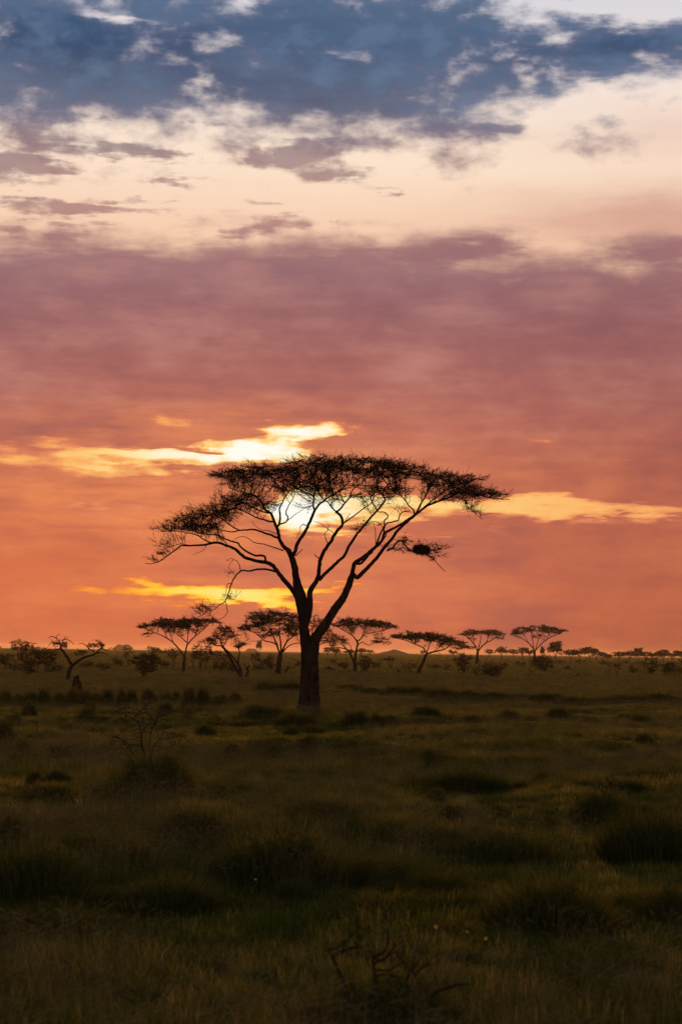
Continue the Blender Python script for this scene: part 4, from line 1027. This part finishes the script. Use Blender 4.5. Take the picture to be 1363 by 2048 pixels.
# ---------------------------------------------------------------- bushes in the grass
def bush_mesh(seed, leaves, blades, leaf=0.05):
    """a bush 1 wide and 1 tall: stems, leaves and long blades in a lumpy dome"""
    rng = np.random.default_rng(seed); g = Geo()
    lumps = [(0, 0, 0.34, 0.28)]
    for _ in range(14):
        a, q = rng.uniform(0, 6.28), math.sqrt(rng.random()) * 0.44
        lumps.append((math.cos(a) * q, math.sin(a) * q, rng.uniform(0.05, 0.75) * (1 - (q / 0.6) ** 2), rng.uniform(0.09, 0.20)))
    w = np.array([l[3] ** 2 for l in lumps]); k = rng.choice(len(lumps), leaves, p=w / w.sum())
    L = np.array(lumps)[k]
    d = unit(rng.normal(0, 1, (leaves, 3))); r = rng.random(leaves) ** 0.4
    P = L[:, :3] + d * (L[:, 3] * r)[:, None] * np.array([1.05, 1.05, 1.0])
    P = P[P[:, 2] > 0.0]
    leaf_quads(g, rng, P, leaf, 0.45, 0.5)
    gs = Geo()
    n = 60
    e = P[rng.integers(0, len(P), n)] * np.array([1, 1, 1.06])
    b = np.stack([e[:, 0] * 0.15, e[:, 1] * 0.15, np.full(n, -0.05)], 1)
    m = (b + e) / 2 + rng.normal(0, 0.05, (n, 3))
    segs(gs, b, m, 0.010, 0.007); segs(gs, m, e, 0.007, 0.003)
    # blades sticking out
    n = blades
    a = rng.uniform(0, 6.28, n); q = np.sqrt(rng.random(n)) * 0.62
    b = np.stack([np.cos(a) * q, np.sin(a) * q, np.full(n, -0.02)], 1)
    ln = rng.uniform(0.35, 1.12, n)[:, None] * (1 - 0.55 * (q[:, None] / 0.62) ** 2)
    out = np.stack([np.cos(a), np.sin(a), np.zeros(n)], 1) * (q[:, None] * 0.5) + rng.normal(0, 0.12, (n, 3)) * np.array([1, 1, 0])
    blade_strips(g, rng, b, ln, out, 0.011)
    return g, gs

def blade_strips(g, rng, base, ln, out, width):
    """grass blades: two bent pieces each, ending in a point"""
    n = len(base)
    up = np.array([0, 0, 1.0])
    ln = np.asarray(ln).reshape(-1, 1)
    side = unit(np.cross(out + rng.normal(0, 0.3, (n, 3)), up) + 1e-3) * width * rng.uniform(0.6, 1.3, (n, 1))
    m = base + up * ln * 0.6 + out * 0.35 * ln
    t = base + up * ln * rng.uniform(0.75, 1.0, (n, 1)) + out * ln * 1.15
    V = np.stack([base - side * 0.5, base + side * 0.5, m + side * 0.4, m - side * 0.4, t], 1).reshape(-1, 3)
    i = np.arange(n)[:, None] * 5
    g.put(V, i + np.array([[0, 1, 2, 3]]), i + np.array([[3, 2, 4]]))

def tuft_mesh(seed):
    rng = np.random.default_rng(seed); g = Geo(); n = 1500
    a = rng.uniform(0, 6.28, n); q = np.sqrt(rng.random(n)) * 0.6
    b = np.stack([np.cos(a) * q, np.sin(a) * q, np.full(n, -0.05)], 1)
    ln = rng.uniform(0.5, 1.2, n) * (1 - 0.6 * (q / 0.62) ** 2)
    out = np.stack([np.cos(a), np.sin(a), np.zeros(n)], 1) * (q[:, None] * 0.7) + rng.normal(0, 0.15, (n, 3)) * np.array([1, 1, 0])
    blade_strips(g, rng, b, ln, out, 0.016)
    return g.mesh('blades', M_TUFT)
M_TUFT = leaf_mat('tuft_grass', [(0.25, (0.040, 0.050, 0.006)), (0.5, (0.075, 0.074, 0.009)), (0.75, (0.16, 0.118, 0.022))], 0.5, 0.5, 0.3, 0.6)
TUFT = [tuft_mesh(61), tuft_mesh(62)]
BUSH = []
for k in range(4):
    g, gs = bush_mesh(500 + k, 1300 if k % 2 else 2200, 2600 if k % 2 else 1300, 0.05)
    BUSH.append((g.mesh('foliage', M_BUSH), gs.mesh('stems', M_BARK_FAR)))

def bush(px, py, w, h, k, label, group=None, name='low_bush', mat=None):
    b = ground_at(px, py); m = b.y / FPX
    root = empty(name, b); props(root, label, 'bush', group)
    root.scale = (w * m * 1.1, w * m * 1.0, h * m * 1.25)
    root.rotation_euler[2] = random.Random(int(px * 7 + py)).uniform(0, 6.28)
    if mat:
        props(root, None, 'grass'); add('blades', TUFT[k % 2], root); return
    add('foliage', BUSH[k % 4][0], root); add('stems', BUSH[k % 4][1], root)

ROW = [(12, 1412, 34, 24), (38, 1414, 26, 20), (60, 1412, 26, 22), (88, 1410, 34, 24), (120, 1414, 28, 22), (146, 1413, 32, 27), (168, 1412, 30, 24), (192, 1408, 24, 18), (215, 1407, 28, 22), (243, 1412, 22, 27), (263, 1410, 24, 22),
       (298, 1407, 30, 20), (330, 1410, 26, 20), (352, 1408, 22, 18), (377, 1417, 28, 34), (405, 1414, 36, 30), (440, 1414, 32, 20), (470, 1408, 28, 18), (180, 1428, 26, 18), (60, 1432, 30, 20), (330, 1430, 30, 20)]
for i, (x, y, w, h) in enumerate(ROW):
    bush(x, y, w * 0.8, h * 1.6, 2 * i, 'small dark bush in the loose row around the termite mound', 'bushes in the row by the termite mound')
RIGHT = [(700, 1378, 40, 12), (745, 1388, 40, 14), (790, 1393, 46, 24), (832, 1395, 60, 28), (880, 1398, 54, 26), (930, 1400, 60, 26), (985, 1398, 56, 18), (1040, 1398, 50, 14), (1095, 1402, 64, 18), (1152, 1404, 70, 21), (1205, 1405, 60, 20), (1255, 1408, 80, 24), (1312, 1407, 66, 26)]
for i, (x, y, w, h) in enumerate(RIGHT):
    bush(x, y, w, h, i + 1, 'dark tussock in the long band of rough growth beyond the tall acacia', 'tussocks in the dark band')
bush(545, 1385, 62, 28, 0, 'wide dark bush below the domed acacia, the larger of two')
bush(583, 1386, 36, 27, 1, 'dark bush below the domed acacia, the smaller of two')
MID = [(528, 1442, 84, 28), (592, 1453, 84, 26), (710, 1452, 54, 28), (777, 1450, 40, 18), (864, 1434, 30, 19), (1016, 1442, 44, 22), (1112, 1438, 42, 22), (1060, 1446, 30, 14), (940, 1446, 40, 16), (1180, 1448, 40, 14), (1280, 1446, 44, 16),
       (122, 1522, 46, 30), (465, 1524, 46, 36), (545, 1520, 70, 26), (520, 1510, 60, 28), (615, 1512, 58, 36), (25, 1458, 34, 30), (124, 1460, 36, 28), (175, 1438, 30, 22), (820, 1520, 50, 20), (700, 1524, 60, 22), (1130, 1520, 60, 18), (1250, 1530, 60, 20), (1000, 1502, 50, 16), (330, 1462, 36, 18), (410, 1470, 40, 20)]
rm = random.Random(12)
for _ in range(30):
    y = rm.uniform(1425, 1640); q = (y - 1303) / 150
    MID.append((rm.uniform(0, 1363), y, rm.uniform(20, 44) * q ** 0.7, rm.uniform(10, 24) * q ** 0.6))
for i, (x, y, w, h) in enumerate(MID):
    bush(x, y, w * 0.85, h * 1.25, 2 * i, 'low dark bush dotted in the open grass around the foot of the tall acacia', 'low bushes in the open grass')
NEAR = [(0, 1495, 50, 66), (860, 1585, 90, 38), (1040, 1582, 40, 24), (385, 1685, 120, 76), (890, 1700, 90, 56), (1300, 1735, 170, 130), (1010, 1730, 170, 76), (750, 1772, 160, 66), (70, 1800, 170, 126), (340, 1838, 150, 96), (585, 1812, 80, 60), (25, 1700, 70, 80), (200, 1720, 120, 60), (640, 1640, 120, 50), (1340, 1850, 120, 90), (880, 1800, 140, 60), (240, 1600, 80, 40)]
for i, (x, y, w, h) in enumerate(NEAR):
    bush(x, y, w, h, i, 'leafy grass grown bush in the rough growth well before the tall acacia', 'bushes in the rough foreground')
bush(1200, 1650, 100, 74, 3, 'leafy bush that holds the dead upright twigs')
bush(1090, 1870, 190, 126, 3, 'large leafy bush beside the patch of tiny orange flowers')
bush(115, 1570, 52, 36, 0, 'small rounded bush alone in the grass beside the dead reddish shrub')
bush(935, 1588, 120, 56, 1, 'broad rounded grass tussock alone in the pale open grass', name='grass_tussock')
bush(560, 1772, 220, 130, 2, 'biggest and darkest leafy bush of the rough foreground')
bush(305, 1585, 120, 96, 0, 'dark leafy bush under the bare reddish twigs of the dead shrub')
bush(770, 2075, 250, 130, 3, 'dark leafy bush with bare sticks poking out of its top')

rt = random.Random(4)
for i in range(70):
    y = 1425 + 470 * rt.random() ** 1.4; x = rt.uniform(-10, 1373); q = (y - 1303) / 115
    bush(x, y, rt.uniform(26, 50) * q ** 0.8, rt.uniform(9, 18) * q ** 0.75, 1 if i % 2 else 3, 'tuft of grass standing a little above the rest of the meadow', 'grass tufts over the meadow', 'grass_tuft', mat=M_TUFT)

def dry_shrub(base, limbs, pads, seed, label):
    t = Tree(base, seed)
    for l in limbs: t.limb(*l)
    A = []
    for p in pads: A += t.pads(*p)
    t.grow(A, 0.09, 0.8, 0.10, 40, 1e9)
    return finish_tree(t, 'dead_shrub', label, 'shrub', M_DEAD, M_LEAF, trunk_limbs=len(limbs), sides=6, rough=0.05, tip=0.007, twig=dict(per_tip=3, length=0.16, rad=0.005, leaves=0, leaf=0.03, up=0.2, flat=1.0, along=0.3))
dry_shrub((300, 1570), [([(300, 1572), (292, 1520), (284, 1490), (281, 1460), (271, 1441), (250, 1427), (238, 1417)], 6, 1.0, -0.3), ([(278, 1450), (276, 1435), (281, 1420), (292, 1416)], 2.2, 0.8, 0.2), ([(297, 1540), (300, 1480), (308, 1447), (324, 1440)], 4, 0.9, 0.3),
    ([(298, 1530), (312, 1485), (340, 1476), (374, 1471)], 3.4, 0.9, -0.2), ([(294, 1530), (270, 1512), (246, 1482), (224, 1472)], 3.4, 0.9, 0.3), ([(262, 1500), (248, 1470), (234, 1452)], 2.0, 0.8, 0.4), ([(304, 1460), (316, 1432), (312, 1418)], 1.8, 0.8, -0.3), ([(306, 1492), (336, 1494), (352, 1488)], 2.0, 0.8, 0.2)],
    [([(235, 1430), (255, 1415), (300, 1412), (330, 1430), (325, 1460), (270, 1460)], 14, 5, 0.4, 0, 0.3, 0.10), ([(228, 1480), (250, 1470), (262, 1495)], 4, 4, 0.3, 0, 0.2, 0.06), ([(335, 1484), (372, 1468), (345, 1496)], 4, 4, 0.3, 0, 0.2, 0.06)], 91,
    'bare reddish dead shrub spreading twigs above a dark leafy bush')
dry_shrub((770, 2070), [([(700, 2075), (690, 1980), (672, 1930), (655, 1900)], 16, 4, 0), ([(760, 2075), (752, 1990), (745, 1915)], 18, 6, 0.2), ([(820, 2080), (850, 2000), (905, 1972), (938, 1968)], 13, 4, -0.2), ([(800, 2075), (808, 2010), (842, 1965)], 11, 4, 0.3), ([(730, 2070), (716, 2000), (700, 1965)], 10, 4, -0.1)],
    [([(690, 1960), (745, 1930), (850, 1970), (780, 1990)], 6, 5, 0.3, 0, 0.15, 0.10)], 92, 'dark bare sticks poking out of the lowest foreground bush')
dry_shrub((1190, 1640), [([(1190, 1642), (1205, 1600), (1212, 1575), (1228, 1562)], 6, 2, 0), ([(1196, 1630), (1204, 1585), (1200, 1560)], 5, 1.6, 0.2), ([(1180, 1642), (1160, 1610), (1147, 1585)], 4, 1.4, -0.2)],
    [([(1190, 1580), (1205, 1560), (1228, 1566), (1215, 1600)], 5, 5, 0.2, 0, 0.15, 0.08)], 93, 'dead upright twigs standing in a leafy bush')

# ---------------------------------------------------------------- small orange flowers
def flower_mat():
    m, nt, b = new_mat('flower_orange'); b.inputs['Base Color'].default_value = (0.75, 0.28, 0.03, 1); return m
M_FLOWER = flower_mat()
def flower_meshes():
    g = Geo(); n = 9
    for i in range(n):
        a = i * 6.2832 / n; c, s_ = math.cos(a), math.sin(a)
        g.put([(0, 0, 0), (c * 0.6 - s_ * 0.22, s_ * 0.6 + c * 0.22, 0.10), (c, s_, 0.02), (c * 0.6 + s_ * 0.22, s_ * 0.6 - c * 0.22, 0.10)], [[0, 1, 2, 3]])
    st = Geo(); tube(st, catmull([(0, 0, -12), (0.3, 0, -6), (0, 0, 0)], 3), np.linspace(0.10, 0.08, 7), 5)
    return g.mesh('petals', M_FLOWER), st.mesh('stem', M_BUSH)
FL = flower_meshes()
for i, (x, y) in enumerate(((814, 1857), (835, 1871), (870, 1865), (898, 1867), (933, 1876), (970, 1891), (1120, 1872), (510, 1758), (1254, 1826))):
    b = ground_at(x, y + 50); r = random.Random(i)
    root = empty('wildflower', (b.x, b.y, b.z + 0.27)); props(root, 'tiny orange flower on a thin stem in the foreground grass', 'flower', 'orange flowers in the foreground grass')
    s_ = r.uniform(0.017, 0.025); root.scale = (s_, s_, s_); root.rotation_euler = (r.uniform(0.4, 0.9), r.uniform(-0.4, 0.4), r.uniform(0, 6))
    add('petals', FL[0], root); add('stem', FL[1], root)

# ---------------------------------------------------------------- grass: clumps spread over the plain by geometry nodes
def clump(seed, n, r, h0, h1, width, droop, heads=0):
    rng = np.random.default_rng(seed); g = Geo(); gh = Geo()
    a = rng.uniform(0, 6.28, n); q = np.sqrt(rng.random(n)) * r
    b = np.stack([np.cos(a) * q, np.sin(a) * q, np.full(n, -0.03)], 1)
    ln = rng.uniform(h0, h1, n)
    out = np.stack([np.cos(a), np.sin(a), np.zeros(n)], 1) * (q[:, None] / r) * droop * 0.5 + rng.normal(0, droop * 0.5, (n, 3)) * np.array([1, 1, 0])
    blade_strips(g, rng, b, ln, out, width)
    me = g.mesh('grass_clump', M_GRASS)
    if heads:
        a = rng.uniform(0, 6.28, heads); q = np.sqrt(rng.random(heads)) * r * 0.8
        b = np.stack([np.cos(a) * q, np.sin(a) * q, np.zeros(heads)], 1)
        lean = rng.normal(0, 0.06, (heads, 3)) * np.array([1, 1, 0])
        top = b + np.array([0, 0, 1.0]) * rng.uniform(h1 * 0.95, h1 * 1.35, (heads, 1)) + lean
        segs(gh, b, top, width * 0.16, width * 0.12)
        tip = top + lean * 0.9 + np.array([0, 0, 0.05]) * rng.uniform(0.3, 1.3, (heads, 1))
        mid = (top + tip) / 2
        segs(gh, top, mid, width * 0.25, width * 0.55); segs(gh, mid, tip, width * 0.55, width * 0.1)
        V1 = np.concatenate(g.V + gh.V); F = list(g.F) + [f + g.n for f in gh.F]
        me = mesh_of('grass_clump', V1, F, M_GRASS)
        me.materials.append(M_STRAW)
        nf = len(me.polygons); ng = sum(len(f) for f in g.F)
        me.polygons.foreach_set('material_index', np.concatenate([np.zeros(ng, np.int32), np.ones(nf - ng, np.int32)]))
    o = bpy.data.objects.new('grass_clump', me)       # only a source for the instances below
    return o

CLUMPS = [clump(1, 110, 0.20, 0.10, 0.25, 0.006, 0.28), clump(2, 100, 0.22, 0.13, 0.31, 0.006, 0.34, 7), clump(3, 120, 0.26, 0.08, 0.20, 0.007, 0.42), clump(4, 90, 0.18, 0.15, 0.40, 0.006, 0.32, 12), clump(5, 110, 0.24, 0.10, 0.27, 0.007, 0.5, 4),
          clump(6, 130, 0.6, 0.16, 0.36, 0.020, 0.16, 10), clump(7, 130, 0.65, 0.12, 0.28, 0.024, 0.22, 4), clump(8, 120, 0.55, 0.18, 0.44, 0.018, 0.16, 16)]

def value_noise(x, y, s, seed):
    rng = np.random.default_rng(seed); T = rng.random((256, 256))
    u, v = x / s, y / s; i, j = np.floor(u).astype(int), np.floor(v).astype(int); f, h = u - i, v - j
    f = f * f * (3 - 2 * f); h = h * h * (3 - 2 * h)
    g = lambda a, b: T[a % 256, b % 256]
    return (g(i, j) * (1 - f) + g(i + 1, j) * f) * (1 - h) + (g(i, j + 1) * (1 - f) + g(i + 1, j + 1) * f) * h

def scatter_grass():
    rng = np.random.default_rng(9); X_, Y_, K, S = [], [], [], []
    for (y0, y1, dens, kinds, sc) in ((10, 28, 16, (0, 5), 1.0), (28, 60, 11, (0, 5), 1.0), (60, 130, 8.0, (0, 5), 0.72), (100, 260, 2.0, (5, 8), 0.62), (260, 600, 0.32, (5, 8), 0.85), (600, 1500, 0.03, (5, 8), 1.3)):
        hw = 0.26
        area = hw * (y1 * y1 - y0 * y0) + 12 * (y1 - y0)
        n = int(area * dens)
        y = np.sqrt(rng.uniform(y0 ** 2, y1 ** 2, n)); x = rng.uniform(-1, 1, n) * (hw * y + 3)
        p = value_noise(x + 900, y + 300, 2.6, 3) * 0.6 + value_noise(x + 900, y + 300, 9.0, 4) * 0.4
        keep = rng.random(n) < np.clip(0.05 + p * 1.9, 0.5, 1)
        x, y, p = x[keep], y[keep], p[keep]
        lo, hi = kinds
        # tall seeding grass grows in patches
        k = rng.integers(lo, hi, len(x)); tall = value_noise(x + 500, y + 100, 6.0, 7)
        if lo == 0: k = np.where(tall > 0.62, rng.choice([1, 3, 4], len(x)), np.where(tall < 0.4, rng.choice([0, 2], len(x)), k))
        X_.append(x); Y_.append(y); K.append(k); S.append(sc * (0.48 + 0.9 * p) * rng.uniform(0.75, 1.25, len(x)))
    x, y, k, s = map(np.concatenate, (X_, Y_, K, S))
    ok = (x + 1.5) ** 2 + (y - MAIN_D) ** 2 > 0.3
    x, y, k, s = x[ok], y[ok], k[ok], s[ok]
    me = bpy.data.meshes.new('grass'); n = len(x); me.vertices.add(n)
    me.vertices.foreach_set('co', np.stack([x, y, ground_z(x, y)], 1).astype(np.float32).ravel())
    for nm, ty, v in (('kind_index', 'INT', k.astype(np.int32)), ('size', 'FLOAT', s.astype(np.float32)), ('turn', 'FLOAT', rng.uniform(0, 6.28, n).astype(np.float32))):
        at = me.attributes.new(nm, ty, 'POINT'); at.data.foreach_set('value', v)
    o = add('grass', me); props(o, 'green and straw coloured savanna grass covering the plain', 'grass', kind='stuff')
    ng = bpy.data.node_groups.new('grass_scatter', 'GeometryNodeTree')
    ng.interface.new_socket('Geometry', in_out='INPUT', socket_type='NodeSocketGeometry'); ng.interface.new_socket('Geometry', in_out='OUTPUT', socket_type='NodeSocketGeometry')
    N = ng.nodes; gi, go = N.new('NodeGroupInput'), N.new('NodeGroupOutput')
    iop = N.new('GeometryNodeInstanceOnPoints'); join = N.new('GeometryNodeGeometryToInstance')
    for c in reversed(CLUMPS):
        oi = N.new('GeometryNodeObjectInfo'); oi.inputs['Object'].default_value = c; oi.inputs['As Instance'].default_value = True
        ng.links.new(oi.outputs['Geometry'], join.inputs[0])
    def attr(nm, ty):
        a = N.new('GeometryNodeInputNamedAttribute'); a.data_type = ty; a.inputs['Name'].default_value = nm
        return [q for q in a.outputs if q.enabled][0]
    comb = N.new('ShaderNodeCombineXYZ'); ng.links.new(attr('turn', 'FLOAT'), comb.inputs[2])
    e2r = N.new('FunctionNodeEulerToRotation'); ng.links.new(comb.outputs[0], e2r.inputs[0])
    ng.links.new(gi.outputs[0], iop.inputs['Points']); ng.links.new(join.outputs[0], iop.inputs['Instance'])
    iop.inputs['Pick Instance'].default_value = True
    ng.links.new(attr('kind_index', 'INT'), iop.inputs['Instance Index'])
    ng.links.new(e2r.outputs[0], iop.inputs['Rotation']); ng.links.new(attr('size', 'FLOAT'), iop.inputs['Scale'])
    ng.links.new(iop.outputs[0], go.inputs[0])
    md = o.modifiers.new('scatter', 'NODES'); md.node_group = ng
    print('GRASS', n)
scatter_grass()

# ---------------------------------------------------------------- evening haze over the plain
def build_haze():
    x0, x1, y0, y1, z0, z1 = -11500, 11500, -80, 9500, -1.5, 16.5
    V = [(x, y, z) for z in (z0, z1) for y in (y0, y1) for x in (x0, x1)]
    F = [[0, 2, 3, 1], [4, 5, 7, 6], [0, 1, 5, 4], [2, 6, 7, 3], [0, 4, 6, 2], [1, 3, 7, 5]]
    m = bpy.data.materials.new('haze_air'); m.use_nodes = True
    nt = m.node_tree; nt.nodes.clear()
    v = nt.nodes.new('ShaderNodeVolumePrincipled'); o = nt.nodes.new('ShaderNodeOutputMaterial')
    v.inputs['Color'].default_value = (0.95, 0.74, 0.52, 1); v.inputs['Density'].default_value = HAZE
    v.inputs['Anisotropy'].default_value = 0.45
    nt.links.new(v.outputs[0], o.inputs['Volume'])
    ob = add('haze', mesh_of('haze', np.array(V), [np.array(F)], m)); ob['kind'] = 'stuff'
HAZE = 0.000045
build_haze()
